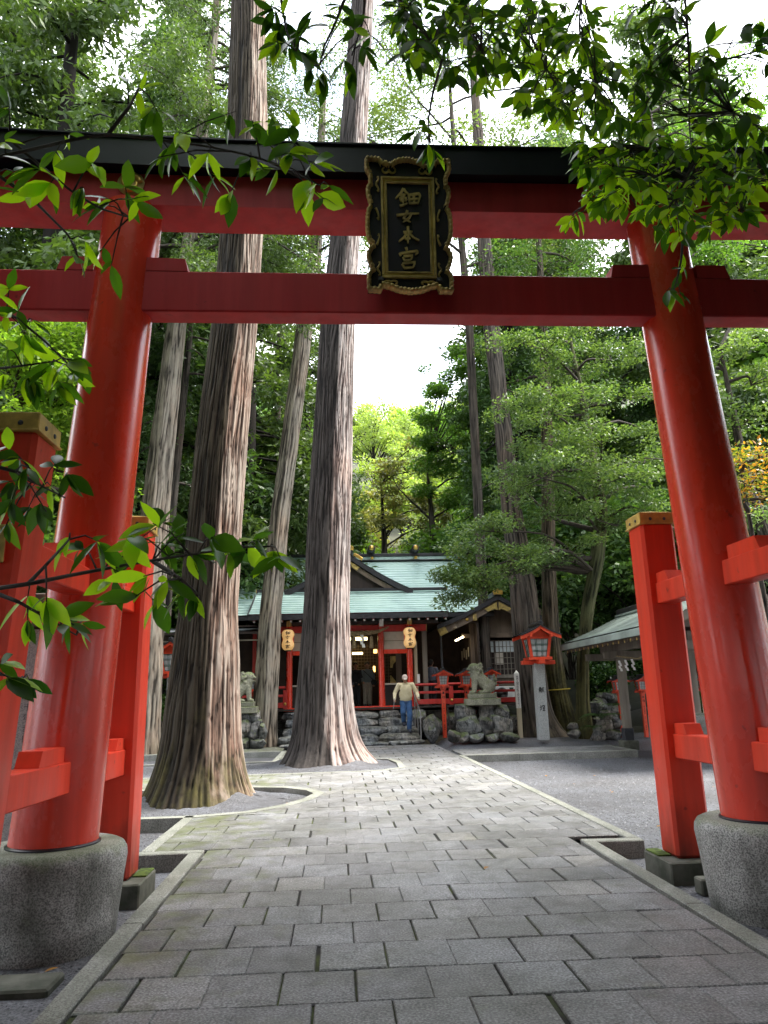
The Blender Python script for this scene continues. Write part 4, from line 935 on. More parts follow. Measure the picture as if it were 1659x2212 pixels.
def stone_lantern(x, y, z, lab):
    r = thing('pillar_lantern', lab, 'lantern', (0, 0, 0), 'tall lanterns on granite pillars')
    MB().box((0, 0, 1.1), (.30, .30, 2.2), bev=.012).build('granite_pillar', MT['granitel'], r, False, True)
    for c, zz in (('献', 1.52), ('燈', 1.0)):
        l = MB(); brush(l, c, (-.085, -.1515, zz), (1, 0, 0), (0, 0, -1), (0, -1, 0), .17, .18, .021, .002); l.build('ink_character', MT['ink'], r, False, True)
    lantern_head(r, 2.17, 1.95, 'green'); r.location = (x, y, z); return r
stone_lantern(6.05, 22.3, .10, 'large red lantern on an inscribed granite pillar beside the big right cedar')
p = at(376, 1400, 24.5); stone_lantern(p[0], 24.5, .0, 'large red lantern on a granite pillar half hidden by the nearest cedar')

# ---------------------------------------------------------------- lion statues
def lion(s):
    q = [('s', (.2, -.11, .21), (.2, .11, .21)), ('s', (.2, .11, .21), (.2, .11, .21)), ('c', (.18, 0, .24), (-.12, 0, .50), .19, .2), ('c', (-.14, 0, .5), (-.2, 0, .66), .18, .16)]
    for e in (-1, 1):
        q += [('c', (-.2, e*.1, .44), (-.23, e*.1, .07), .085, .06), ('s', (-.28, e*.1, .045), (.09, .07, .05)), ('c', (-.02, e*.15, .045), (.2, e*.15, .06), .055, .07), ('s', (-.04, e*.15, .04), (.08, .07, .045)), ('s', (-.30, e*.085, .80), (.06, .05, .035)), ('s', (-.16, e*.15, .79), (.06, .035, .07)), ('s', (-.36, e*.06, .745), (.05, .04, .03))]
        for i in range(3): q.append(('s', (-.30-.02*i, e*.1, .02), (.04, .02, .03)))
    q += [('s', (-.2, 0, .76), (.19, .17, .155)), ('s', (-.35, 0, .725), (.09, .1, .05)), ('s', (-.40, 0, .745), (.035, .045, .03)), ('s', (-.33, 0, .625), (.09, .08, .032)), ('s', (-.24, 0, .65), (.1, .1, .07))]
    r = random.Random(4)
    for i in range(40):
        a = r.uniform(-1.5, 1.5); h = r.uniform(-.2, .16); rr = .19*math.sqrt(max(.1, 1-(h/.26)**2)); q.append(('s', (-.14+rr*math.cos(a)*.95, rr*math.sin(a)*1.0, .72+h), r.uniform(.042, .062)))
    for i in range(5): q.append(('c', (.36+.02*i, 0, .12+.06*i), (.42+.02*math.sin(i), .0, .26+.07*i), .06, .035))
    for i in range(4): q.append(('s', (.40+.03*(i % 2), .05*(-1)**i, .2+.07*i), .055))
    return [tuple([a[0]] + [((s*b[0], b[1], b[2]) if (j == 0 or (a[0] == 'c' and j == 1)) else b) for j, b in enumerate(a[1:])]) for a in q]
def statue(cx, cy, z0, s, lab, seed):
    r = thing('lion_statue', lab, 'lion statue', (cx, cy, z0), 'guardian lion statues')
    q = lion(s); q = [tuple([a[0]] + [tuple(np.array(b)*(1, 1, 1)+np.array((cx, cy, z0+.345))) if (j == 0 or (a[0] == 'c' and j == 1)) else b for j, b in enumerate(a[1:])]) for a in q]
    blob('lion', q, .0115, MT['komastone'], r, 0, .006, 18)
    MB().box((cx, cy, z0+.275), (.8, .55, .145), bev=.015).build('upper_plinth', MT['komastone'], r); MB().box((cx, cy, z0+.10), (1.02, .72, .2), bev=.02).build('lower_plinth', MT['komastone'], r)
    return r
statue(4.43, 23.0, 1.12, 1, 'mossy stone lion with open mouth facing left on its plinth right of the steps', 1)
KR = [(600, 1100, 210, 150), (815, 1100, 150, 150), (975, 1105, 175, 150), (640, 1255, 240, 220), (820, 1285, 200, 240), (990, 1265, 230, 230), (470, 1375, 140, 130), (590, 1390, 140, 110), (720, 1395, 160, 95), (905, 1390, 150, 85), (1090, 1385, 200, 100), (700, 1180, 150, 120), (900, 1190, 160, 120)]
for i, (x, y, w_, h_) in enumerate(KR):
    Y = 23.0 - (.12 if i < 3 else .4 if i < 6 else .75 if i < 11 else 0); p = at(891+x*.1953, 1323+y*.1953, Y); m_ = .1953*Y/1594
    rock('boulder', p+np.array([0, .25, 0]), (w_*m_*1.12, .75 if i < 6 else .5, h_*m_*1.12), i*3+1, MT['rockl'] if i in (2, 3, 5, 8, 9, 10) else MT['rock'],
         ['squared stone at the top left of the pile under the right lion', 'squared stone at the top middle of the pile under the right lion', 'brownish squared stone at the top right of the pile under the right lion', 'large pinkish boulder at the left of the pile under the right lion', 'mossy boulder in the middle of the pile under the right lion', 'large pale boulder at the right of the pile under the right lion', 'jagged dark stone at the foot of the right lion pile, furthest left', 'small pale stone at the foot of the right lion pile, second from left', 'low stone at the foot of the right lion pile, middle', 'small bluish stone at the foot of the right lion pile', 'low rounded stone at the foot of the right lion pile, furthest right', 'stone wedged behind the left boulders of the right lion pile', 'stone wedged behind the right boulders of the right lion pile'][i], 'rocks under the right lion', boxy=.6 if i < 3 else 0)
p = at(526, 1500, 24.0); LX = p[0]
statue(LX-.05, 24.0, 1.04, -1, 'mossy stone lion facing right, half hidden behind the nearest cedar', 2)
KL = [(1330, 1420, 240, 150), (1290, 1550, 160, 170), (1400, 1580, 170, 220), (1500, 1600, 90, 190), (1290, 1740, 170, 130), (1440, 1725, 190, 120), (1180, 1600, 200, 300), (1120, 1450, 200, 160)]
for i, (x, y, w_, h_) in enumerate(KL):
    Y = 23.9-(.1 if i < 1 else .35); p = at(297+x*.179, 1296+y*.179, Y); m_ = .179*Y/1594
    rock('boulder', p+np.array([0, .3, 0]), (w_*m_*1.15, .7, h_*m_*1.15), i*2+7, MT['rock'] if i in (0, 2) else MT['rockl'], ['squared mossy stone at the top of the pile under the left lion', 'pale boulder under the left lion beside the nearest cedar', 'large grey boulder in the middle of the pile under the left lion', 'narrow stone at the right edge of the pile under the left lion', 'pale stone at the foot of the left lion pile beside the nearest cedar', 'rounded stone at the foot of the left lion pile, furthest right', 'boulder of the left lion pile behind the nearest cedar', 'upper boulder of the left lion pile behind the nearest cedar'][i], 'rocks under the left lion', boxy=.6 if i == 0 else 0)

# ---------------------------------------------------------------- marker post, pole, stele, sign
mk = thing('marker_post', 'white pointed wooden marker post with brush writing beside the big right cedar', 'marker post', (5.66, 23.5, .1))
MB().box((5.665, 23.5, .55), (.128, .128, .9), bev=.004).build('lower_post', MT['palewood'], mk)
up_ = MB().box((5.66, 23.5, 1.52), (.134, .134, 1.06), bev=.004).build('upper_post', MT['white'], mk)
MB().add([(5.593, 23.433, 2.05), (5.727, 23.433, 2.05), (5.727, 23.567, 2.05), (5.593, 23.567, 2.05), (5.66, 23.5, 2.16)], [(0, 1, 4), (1, 2, 4), (2, 3, 4), (3, 0, 4)]).build('pointed_top', MT['white'], mk)
typeset(MB(), '世界人類が平和でありますように', (5.66, 23.432, 1.98), (1, 0, 0), (0, 0, -1), (0, -1, 0), .085, .065).build('brush_writing', MT['ink'], up_)
tag(MB().tube([(3.6, 24.2, .08), (3.58, 24.25, .6), (3.55, 24.3, 1.05)], [.03, .028, .026], 8).build('wooden_pole', MT['darkwood'], None, 'auto'), 'short thin dark pole standing beside the slim lantern by the steps', 'pole')
p = at(52, 1560, 7.9)
stl = thing('stone_stele', 'tall engraved granite post seen between the two left gate posts', 'stone post', (p[0], 7.9, -.17))
MB().box((p[0], 7.9, 1.03), (.36, .30, 2.4), bev=.015).build('shaft', MT['granitel'], stl)
MB().box((p[0]+.02, 7.9, 2.42), (.44, .36, .34), bev=.01).build('wooden_cap', MT['wood'], stl)
typeset(MB(), '平成十年吉日 建之 奉納者一同', (p[0]+.08, 7.748, 1.7), (1, 0, 0), (0, 0, -1), (0, -1, 0), .075, .1).build('engraving', MT['darkmetal'], stl)
p = at(1525, 1530, 22.0)
sg = thing('wooden_sign', 'small pale wooden sign with black hiragana between the right gate posts', 'sign', (p[0], 22, 0))
MB().box((p[0], 22, .86), (.2, .03, .6), bev=.004).build('board', MT['palewood'], sg); MB().box((p[0]+.02, 22.05, .4), (.06, .05, .9), bev=.004).build('sign_post', MT['greywood'], sg)
for i, c in enumerate('かなえ滝'):
    l = MB(); brush(l, c, (p[0]-.045, 21.984, 1.12-.135*i), (1, 0, 0), (0, 0, -1), (0, -1, 0), .09, .09, .013, .002); l.build('character', MT['ink'], sg)
fn = thing('low_rail', 'low grey wooden rail beside the small hiragana sign', 'rail', (p[0]-.2, 21.6, 0))
MB().tube([(p[0]-.9, 21.6, .55), (p[0]+.9, 21.6, .56)], .045, 8).build('rail', MT['greywood'], fn, True)
for dx in (-.35, .1, .8): MB().tube([(p[0]+dx, 21.62, -.1), (p[0]+dx, 21.62, .54)], .04, 8).build('rail_post', MT['greywood'], fn, True)

# ---------------------------------------------------------------- wash pavilion (temizuya)
tz = thing('wash_pavilion', 'open wooden wash pavilion with grey green copper roof right of the courtyard', 'pavilion', (8.85, 19, 0))
def T(mb, n, m, p=None, s=False): return mb.build(n, MT[m], p or tz, s)
y0, y1 = 15.6, 22.5; RX, RZ = 8.85, 3.72
tl = lambda f, s: (RX+s*1.98*f, RZ-.86*f-.14*f*(1-f))
for s in (-1, 1):
    P = [tl(f, s) for f in np.linspace(1, 0, 16)]; rows = []
    for i in range(15):
        (xa, za), (xb, zb) = P[i], P[i+1]; rows += [[(xa, y, za+.02) for y in np.linspace(y0, y1, 8)], [(xb, y, zb) for y in np.linspace(y0, y1, 8)]]
    rf = T(MB().sheet(rows if s > 0 else [r[::-1] for r in rows]), 'roof_slope', 'copperg')
    T(MB().box((RX+s*1.97, (y0+y1)/2, RZ-.96), (.06, y1-y0, .17), bev=.01), 'eave_fascia', 'copperg', rf)
    T(MB().sheet([[(RX+s*1.95, y, RZ-1.03) for y in (y0, y1)], [(RX, y, RZ-.14) for y in (y0, y1)]]), 'soffit', 'darkwood', rf)
    for ye, dy in ((y0, 0), (y1-.06, 0)):
        q = [tl(f, s) for f in np.linspace(0, 1, 8)]; e = q+[(x, z-.2) for x, z in q[::-1]]
        T(MB().prism(e if s > 0 else e[::-1], (0, ye, 0), (1, 0, 0), (0, 0, 1), (0, 1, 0), .06), 'barge_board', 'greywood', rf)
    for i in range(18):
        y = y0+.25+i*.38
        r = T(MB().bar((RX+s*1.88, y, RZ-1.08), (RX+s*.3, y, RZ-.36), .07, .075, .004, (0, 1, 0)), 'rafter', 'wood', rf) if False else T(MB().bar((RX+s*1.86, y, RZ-1.09), (RX+s*1.0, y, RZ-.70), .075, .08), 'rafter', 'wood')
        T(MB().box((RX+s*1.865, y, RZ-1.095), (.012, .066, .07), bev=.002), 'gilt_tip', 'gold', r)
T(MB().box((RX, (y0+y1)/2, RZ+.06), (.3, y1-y0+.1, .2), bev=.02), 'ridge', 'blacktile'); T(MB().box((RX, (y0+y1)/2, RZ-.05), (.5, y1-y0-.1, .06), bev=.01), 'ridge_base', 'copperg')
for x in (7.86, 9.84):
    for y in (17.3, 20.4):
        po = T(MB().box((x, y, 1.42), (.2, .2, 2.3), bev=.008), 'post', 'greywood'); T(MB().box((x, y, .30), (.25, .25, .34), bev=.006), 'post_shoe', 'darkmetal', po); T(MB().box((x, y, .02), (.42, .42, .26), bev=.02), 'post_stone', 'slab', po)
    T(MB().box((x, 18.9, 2.62), (.19, 5.6, .2)), 'long_beam', 'greywood')
for y in (16.1, 17.3, 20.4, 21.9):
    T(MB().box((RX, y, 2.42), (2.9, .15, .2)), 'cross_beam', 'greywood'); 
    if y in (16.1, 21.9): T(MB().box((RX, y, 2.9), (2.4, .12, .18)), 'gable_beam', 'greywood'); T(MB().box((RX, y, 3.15), (.16, .14, .6)), 'king_post', 'greywood')
T(MB().box((8.85, 18.8, .42), (1.2, 2.2, .85), bev=.03), 'stone_basin', 'granite')
for i in range(3): zigzag(MB(), 7.70, 19.5+.45*i-.3, 2.25, .62).build('paper_streamer', MT['paper'], tz)
T(MB().tube([(7.72, 17.4, 2.38), (7.70, 18.8, 2.24), (7.72, 20.3, 2.38)], .02, 6), 'straw_cord', 'rope')

# ---------------------------------------------------------------- rockery at the right
rr = random.Random(8)
for i in range(20):
    u = rr.uniform(1286, 1345); v = rr.uniform(1505, 1592); Y = 23.6-(v-1505)/87*.9+.5; p = at(u, v, Y); s_ = rr.uniform(.25, .5)
    rock('rockery_stone', p, (s_*1.3, s_, s_), i, MT['rock'], 'rounded stone in the ferny rockery left of the wash pavilion post', 'rockery stones by the fern')
for i, (u, v, s_) in enumerate(((1240, 1585, .3), (1236, 1570, .25), (1290, 1590, .4), (1325, 1588, .45), (1308, 1572, .5), (1318, 1550, .45), (1335, 1560, .4))):
    p = at(u, v, 22.6); rock('rockery_stone', p, (s_*1.4, s_, s_), i+60, MT['rock'] if i % 2 else MT['rockl'], 'stone in front of the ferny rockery left of the wash pavilion post', 'front rockery stones')
# ---------------------------------------------------------------- people
MT['skin'] = matte('skin', (.33, .17, .105), (.28, .135, .08), 8, rough=.55); MT['shirt'] = matte('cream_knit_shirt', (.62, .54, .36), (.54, .46, .29), 9, rough=.9, bump=.2)
MT['jeans'] = matte('blue_denim', (.045, .11, .24), (.03, .065, .15), 9, rough=.9, bump=.2); MT['cap'] = matte('pale_cap_cloth', (.50, .42, .36), (.42, .35, .30), 9, rough=.9)
MT['shoe'] = matte('dark_shoe', (.03, .035, .05), (.02, .02, .03), 9, rough=.6); MT['hair'] = matte('black_hair', (.012, .01, .01), (.02, .018, .016), 20, rough=.5); MT['hairg'] = matte('grey_hair', (.35, .34, .33), (.25, .24, .23), 30, rough=.7)
MT['navy'] = matte('navy_cloth', (.045, .05, .07), (.03, .035, .05), 9, rough=.9); MT['greycloth'] = matte('grey_green_cloth', (.13, .16, .16), (.10, .12, .12), 9, rough=.9); MT['beige'] = matte('beige_cloth', (.28, .24, .19), (.22, .19, .15), 9, rough=.9); MT['blackcloth'] = matte('black_cloth', (.02, .02, .024), (.014, .014, .016), 9, rough=.9)
MT['slate'] = matte('slate_blue_cloth', (.10, .11, .15), (.07, .08, .11), 9, rough=.9)
def lerp(a, b, f): return tuple(np.array(a)*(1-f)+np.array(b)*f)
def hand(q, w_, d, side, s=1.):
    """palm with five bent fingers of unequal length closing round a grip"""
    w_, d, side = np.array(w_), unit(np.array(d, float)), unit(np.array(side, float)); n = np.cross(d, side)
    q.append(('c', tuple(w_), tuple(w_+d*.045*s), .022*s, .026*s)); q.append(('c', tuple(w_+d*.045*s-side*.02), tuple(w_+d*.05*s+side*.02), .02*s, .02*s))
    for i, (o, L) in enumerate(((-.030, .062), (-.010, .072), (.010, .068), (.028, .054))):
        k = w_+d*.07*s+side*o*s; k2 = k+(d*.65+n*.75)*L*.5*s; k3 = k2+(n*.5-d*.75)*L*.45*s
        q += [('c', tuple(k), tuple(k2), .0095*s, .009*s), ('c', tuple(k2), tuple(k3), .009*s, .0075*s)]
    k = w_+d*.025*s-side*.028*s; k2 = k+(d*.5+n*.6-side*.35)*.035*s; q += [('c', tuple(k), tuple(k2), .011*s, .0095*s), ('c', tuple(k2), tuple(k2+(d*.3+n*.7+side*.3)*.03*s), .0095*s, .0075*s)]
def person(lab, o, J, top, trouser, shoe, hairm, cap=None, vox=.009, face=(0, -1, -.2), sleeves=True, bag=None, belly=0):
    """J: joints in metres from the feet, x right, y away from the viewer; the body is one skin, clothes are separate"""
    r = thing('person', lab, 'person', o); o = np.array(o)
    W = {k: np.array(v, float)+o for k, v in J.items()}; f = unit(np.array(face, float)); up = np.array([0, 0, 1.]); rt = unit(np.cross(f, up)); u2 = np.cross(rt, f)
    hd = W['head']; T = tuple
    q = [('s', T(hd), (.078, .095, .11)), ('s', T(hd+f*.03-u2*.055), (.058, .06, .06)), ('c', T(W['neck']), T(hd-u2*.06), .055, .05), ('s', T(hd+f*.098-u2*.02), (.015, .022, .022)), ('s', T(hd+f*.085+u2*.012), (.055, .018, .012)), ('s', T(hd+f*.085-u2*.065), (.028, .014, .008))]
    for s in (-1, 1): q += [('s', T(hd+rt*s*.082-u2*.015), (.015, .025, .033)), ('s', T(hd+f*.09+rt*s*.032+u2*.002), (.014, .01, .009))]
    pel, che = W['pelvis'], (W['shL']+W['shR'])/2-up*.14
    q += [('c', T(pel), T(che), .125, .14), ('c', T(W['shL']), T(W['shR']), .06, .06), ('c', T((W['shL']+W['shR'])/2), T(W['neck']), .07, .055)]
    for s in 'LR':
        q += [('c', T(W['sh'+s]), T(W['el'+s]), .046, .038), ('c', T(W['el'+s]), T(W['ha'+s]), .038, .026), ('c', T(W['hip'+s]), T(W['kn'+s]), .072, .05), ('c', T(W['kn'+s]), T(W['an'+s]), .05, .034), ('c', T(W['an'+s]), T(W['an'+s]+np.array(J.get('toe'+s, (0, -.14, -.03)))), .035, .03)]
        d = unit(W['ha'+s]-W['el'+s]); hand(q, W['ha'+s]+d*.01, d*.6+np.array([0, -.5, -.6]), (1 if s == 'R' else -1, .2, 0))
    body = blob('body', q, vox, MT['skin'], r, 2)
    q = [('c', T(pel+up*.12), T(che), .155+belly, .170+belly*.6), ('c', T(W['shL']-up*.02), T(W['shR']-up*.02), .078, .078), ('c', T((W['shL']+W['shR'])/2), T(W['neck']-up*.02), .085, .062), ('s', T(pel+up*.035), (.170+belly, .145, .065)), ('s', T((pel+che)/2), (.185+belly, .14, .25)), ('s', T((pel+che)/2+f*.03), (.15+belly, .13, .18))]
    for s in 'LR':
        e = W['ha'+s] if sleeves else lerp(W['el'+s], W['ha'+s], .0)
        q += [('c', T(W['sh'+s]-up*.02), T(W['el'+s]), .078, .066)]
        if sleeves: q += [('c', T(W['el'+s]), T(lerp(W['el'+s], W['ha'+s], .93)), .064, .05), ('s', T(lerp(W['el'+s], W['ha'+s], .85)), .047)]
    blob('top', q, .012, top, r, 3, .006, 9)
    q = [('s', T(pel-up*.03), (.16, .13, .12))]
    for s in 'LR': q += [('c', T(W['hip'+s]), T(W['kn'+s]), .108, .088), ('c', T(W['kn'+s]), T(W['an'+s]+up*.03), .088, .076)]
    blob('trousers', q, .012, trouser, r, 3, .007, 8)
    for s in 'LR':
        t_ = np.array(J.get('toe'+s, (0, -.14, -.03))); a = W['an'+s]; blob('shoe', [('c', T(a-up*.025-t_*.25), T(a+t_*1.12-up*.02), .058, .053), ('s', T(a-up*.02), (.058, .066, .06))], .012, shoe, r, 1)
    if cap:
        blob('cap', [('s', T(hd+u2*.035-f*.005), (.094, .108, .095)), ('s', T(hd+f*.105+u2*.05), (.07, .065, .013), Matrix(np.stack([rt, f*.97-u2*.25, u2*.97+f*.25], 1).tolist()))], .010, cap, r, 2)
        blob('hair', [('s', T(hd-f*.06-u2*.01), (.074, .06, .06))], .011, hairm, r, 1)
    else: blob('hair', [('s', T(hd-f*.022+u2*.03), (.092, .10, .10)), ('s', T(hd-f*.055-u2*.03), (.082, .06, .085))], .011, hairm, r, 1, .012, 22)
    return r, W
# the old man coming down the steps
J = dict(head=(-.03, -.16, 1.54), neck=(-.015, -.05, 1.42), shL=(-.205, -.02, 1.37), shR=(.205, 0, 1.37), elL=(-.325, .02, 1.12), elR=(.325, .0, 1.12), haL=(-.355, -.19, .95), haR=(.36, -.2, .95), pelvis=(0, .03, .90),
         hipL=(-.09, .03, .86), hipR=(.085, .02, .86), knL=(-.10, -.06, .58), knR=(.095, -.05, .47), anL=(-.075, .10, .29), anR=(.07, .0, .085), toeL=(.0, -.14, -.05), toeR=(.02, -.15, -.03))
kk = 1.085; J = {k: ((v[0]*kk, v[1]*kk, v[2]*kk) if not k.startswith('toe') else v) for k, v in J.items()}
man, W = person('elderly man in pale cap, cream shirt and jeans coming down the steps', (2.22, 24.35, .32), J, MT['shirt'], MT['jeans'], MT['shoe'], MT['hairg'], MT['cap'], .0075, (0, -.87, -.49), belly=.034)
h = W['haL']; tag(MB().tube([h+np.array([0, -.055, .03]), h+np.array([-.02, -.06, -.1]), np.array([h[0]-.12, h[1]-.08, .56])], [.013, .012, .010], 8).build('walking_cane', MT['metal'], None, True), 'thin walking cane in the right hand of the elderly man', 'cane')
h = W['haR']; MB().lathe(h-np.array([.006, .0, -.035]), [(.036, 0), (.039, .006), (.039, .018), (.036, .024)], 16, unit(W['haR']-W['elR'])).build('wrist_watch', MT['metal'], man, True)
col_ = MB()
for s in (-1, 1): col_.prism([(0, 0), (s*.075, .01), (s*.07, -.045), (s*.015, -.055)][::s], W['neck']+np.array([0, -.10, -.03]), (1, 0, 0), (0, -.4, .9), (0, .9, .3), .012)
col_.build('collar', MT['shirt'], man)
base = dict(neck=(0, 0, 1.34), shL=(-.175, 0, 1.28), shR=(.175, 0, 1.28), pelvis=(0, 0, .86), hipL=(-.08, 0, .84), hipR=(.08, 0, .84), knL=(-.085, -.02, .46), knR=(.085, -.02, .46), anL=(-.09, .02, .08), anR=(.09, .02, .08), head=(0, -.02, 1.49))
for u, dx, lab, top, tr, arms in ((826, 0, 'woman in a dark jacket standing inside the dim hall entrance', MT['blackcloth'], MT['blackcloth'], dict(elL=(-.23, .02, 1.03), elR=(.21, -.04, 1.02), haL=(-.22, -.06, .80), haR=(.12, -.16, .84))),
        (868, 0, 'woman in grey green top and beige trousers with shoulder bag in the hall entrance', MT['greycloth'], MT['beige'], dict(elL=(-.22, -.02, 1.03), elR=(.23, -.02, 1.02), haL=(-.16, -.16, .90), haR=(.22, -.08, .79))),
        (790, 0, 'person in a pale top mostly hidden behind the second big cedar inside the hall entrance', MT['slate'], MT['navy'], dict(elL=(-.23, .02, 1.03), elR=(.21, .0, 1.02), haL=(-.22, -.06, .80), haR=(.2, -.08, .80)))):
    p = at({826: 769, 868: 794, 790: 752}[u], 1500, 28.0); r, W = person(lab, (p[0], 28.0, 1.09), dict(base, **arms), top, tr, MT['shoe'], MT['hair'], None, .012, (0, -.97, -.2))
    if u == 868:
        bgk = MB().tube([W['shL']+np.array([.02, -.1, .03]), (W['shL']+W['pelvis'])/2+np.array([.12, -.17, .06]), W['pelvis']+np.array([.2, -.13, .10])], .012, 6); bgk.build('bag_strap', MT['blackcloth'], r); blob('shoulder_bag', [('s', tuple(W['pelvis']+np.array([.24, -.08, .0])), (.12, .06, .11))], .014, MT['blackcloth'], r)
p = at(932, 1470, 26.9)
person('person in a slate blue top seen from behind beyond the right veranda railing', (p[0], 26.9, 1.09), dict(base, elL=(-.22, -.04, 1.03), elR=(.27, -.04, 1.08), haL=(-.14, .16, .95), haR=(.16, .12, 1.28)), MT['slate'], MT['blackcloth'], MT['shoe'], MT['hair'], None, .012, (.35, .9, 0))
# ---------------------------------------------------------------- trees
def barkmat(name, lit, dark, moss=0., mh=1.5, scale=1., side=0., sidec=(.05, .042, .03)):
    """fibrous bark: pale outer strips over dark inner bark (the strips are modelled, 'strip' is their relief)"""
    m, t, out = nt(name)
    at_ = N(t, 'ShaderNodeAttribute', attribute_name='strip'); f1 = tex(t, 'noise', 17*scale, (1, 1, .20), 6); f2 = tex(t, 'noise', 1.6, (1, 1, .5), 5)
    h = mth(t, 'ADD', mth(t, 'MULTIPLY', at_.outputs['Fac'], .75), mth(t, 'MULTIPLY', f1, .5))
    col = ramp(t, h, [(.32, tuple(q*.2 for q in dark)), (.50, dark), (.70, tuple(q*.66 for q in lit)), (.98, lit)])
    red = ramp(t, f2, [(.36, (.86, .90, .92)), (.5, (1, 1, 1)), (.68, (1.10, .97, .90))]); col = mixc(t, 1., col, red, 'MULTIPLY')
    g = N(t, 'ShaderNodeNewGeometry'); sx = N(t, 'ShaderNodeSeparateXYZ'); t.links.new(g.outputs['Position'], sx.inputs[0])
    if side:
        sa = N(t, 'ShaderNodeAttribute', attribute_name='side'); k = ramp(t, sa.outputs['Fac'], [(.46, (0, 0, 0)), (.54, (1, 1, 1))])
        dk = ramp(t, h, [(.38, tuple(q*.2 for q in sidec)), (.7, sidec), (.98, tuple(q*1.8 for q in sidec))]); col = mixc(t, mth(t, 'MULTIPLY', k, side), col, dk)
    if moss:
        n_ = tex(t, 'noise', 2.6, (1, 1, .4), 7)
        k = ramp(t, mth(t, 'ADD', n_, mth(t, 'MULTIPLY', mth(t, 'SUBTRACT', mh, sx.outputs[2]), .16)), [(.55, (0, 0, 0)), (.70, (1, 1, 1))])
        col = mixc(t, mth(t, 'MULTIPLY', k, moss), col, ramp(t, mth(t, 'ADD', mth(t, 'MULTIPLY', h, .5), mth(t, 'MULTIPLY', tex(t, 'noise', 9, detail=5), .5)), [(.35, (.012, .011, .006)), (.5, (.034, .031, .011)), (.68, (.075, .066, .02))]))
    bsdf(t, out, col, .88, 0, (h, .9, .03), .2); return m
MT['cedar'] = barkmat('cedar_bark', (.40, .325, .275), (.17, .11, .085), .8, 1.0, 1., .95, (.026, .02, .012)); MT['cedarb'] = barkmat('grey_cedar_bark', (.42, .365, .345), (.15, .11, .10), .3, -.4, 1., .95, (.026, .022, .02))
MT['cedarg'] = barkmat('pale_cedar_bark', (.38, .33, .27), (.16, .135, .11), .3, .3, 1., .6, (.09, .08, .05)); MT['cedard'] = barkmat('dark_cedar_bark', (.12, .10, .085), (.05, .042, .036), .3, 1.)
MT['mossbark'] = barkmat('mossy_bark', (.15, .12, .085), (.06, .05, .035), .95, 3.4); MT['greenbark'] = barkmat('green_bark', (.12, .125, .06), (.06, .065, .03), .6, 3.5, 1.5); MT['twig'] = matte('dark_twig', (.05, .04, .032), (.03, .022, .018), 12, rough=.85)
def spline(P, n):
    P = np.array(P, float); d = np.r_[0, np.cumsum(np.linalg.norm(np.diff(P[:, :3], axis=0), axis=1))]; s = np.linspace(0, d[-1], n)
    Q = np.stack([np.interp(s, d, P[:, k]) for k in range(P.shape[1])], 1)
    for _ in range(max(1, n//14)): Q[1:-1] = (Q[:-2]+2*Q[1:-1]+Q[2:])/4
    return Q
def trunk(root, P, mat, seg=96, n=120, seed=0, ridge=.05, lobes=0., corner=None, name='trunk', fine=.5, zfine=.8, dside=pi, dcut=.0):
    """P: (x,y,z,radius) from the ground up; ridged bark is modelled, the root flare is lobed"""
    Q = spline(P, n); th = np.linspace(0, 2*pi, seg, endpoint=False); R = np.tile(Q[:, 3:4], (1, seg)); TH = np.tile(th, (n, 1)); Z = np.tile(Q[:, 2:3], (1, seg))
    nr = int(seg*.42*fine*2); c = TH/(2*pi)
    w1 = vnoise((40, 16), Z*.9+3, c*16, seed+5)-.5
    a = np.abs(2*vnoise((60, nr), Z*zfine, (c*nr+w1*2.6), seed)-1); b = vnoise((80, nr*2), Z*1.1, c*nr*2+w1*3, seed+1); d = vnoise((30, 6), Z*.25, c*6, seed+2)
    e = vnoise((200, nr), Z*3.2, c*nr, seed+3)
    e2 = vnoise((160, nr), Z*2.2+np.floor(c*nr)*.37, c*nr*1.0+.5, seed+9); gap = np.exp(-((np.mod(Z*1.15+17*vnoise((7, nr), c*0+.5, np.floor(c*nr)+.5, seed+12), 1)-.5)/.035)**2); hh = np.clip(1-np.exp(-(a/.34)**2), 0, 1)*.55+.34*b+.34*(e2-.5)+.14*(e-.5)-.22*gap
    R = R*(1+.07*(d-.5)) + ridge*1.7*(hh-.55)*np.minimum(R, .42+.25*R)
    if corner:                      # a fluted, slightly angular stem
        for ca, amp in corner: x = np.abs((TH-ca+pi) % (2*pi)-pi); R *= 1+amp*np.exp(-(x/.55)**2)
    if lobes:
        z0 = Q[0, 2]; k = np.exp(-(Z-z0)/.55); R *= 1+lobes*k*(vnoise((4, 9), Z*.3, c*9, seed+4)-.35)
    V = np.stack([Q[:, 0:1]+R*np.cos(TH), Q[:, 1:2]+R*np.sin(TH), Z], 2).reshape(-1, 3)
    i = np.arange(n-1)[:, None]*seg; j = np.arange(seg)[None]; j2 = (j+1) % seg
    F = np.stack([i+j, i+j2, i+seg+j2, i+seg+j], 2).reshape(-1, 4)
    o = npmesh(name, V, F, mat, root, True); at1 = o.data.attributes.new('strip', 'FLOAT', 'POINT'); at1.data.foreach_set('value', hh.astype(np.float32).ravel())
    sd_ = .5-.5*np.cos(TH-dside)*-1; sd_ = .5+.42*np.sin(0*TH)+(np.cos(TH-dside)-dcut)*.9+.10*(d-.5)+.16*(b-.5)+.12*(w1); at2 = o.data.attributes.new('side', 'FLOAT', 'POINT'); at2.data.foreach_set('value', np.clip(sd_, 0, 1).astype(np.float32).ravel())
    return o, Q
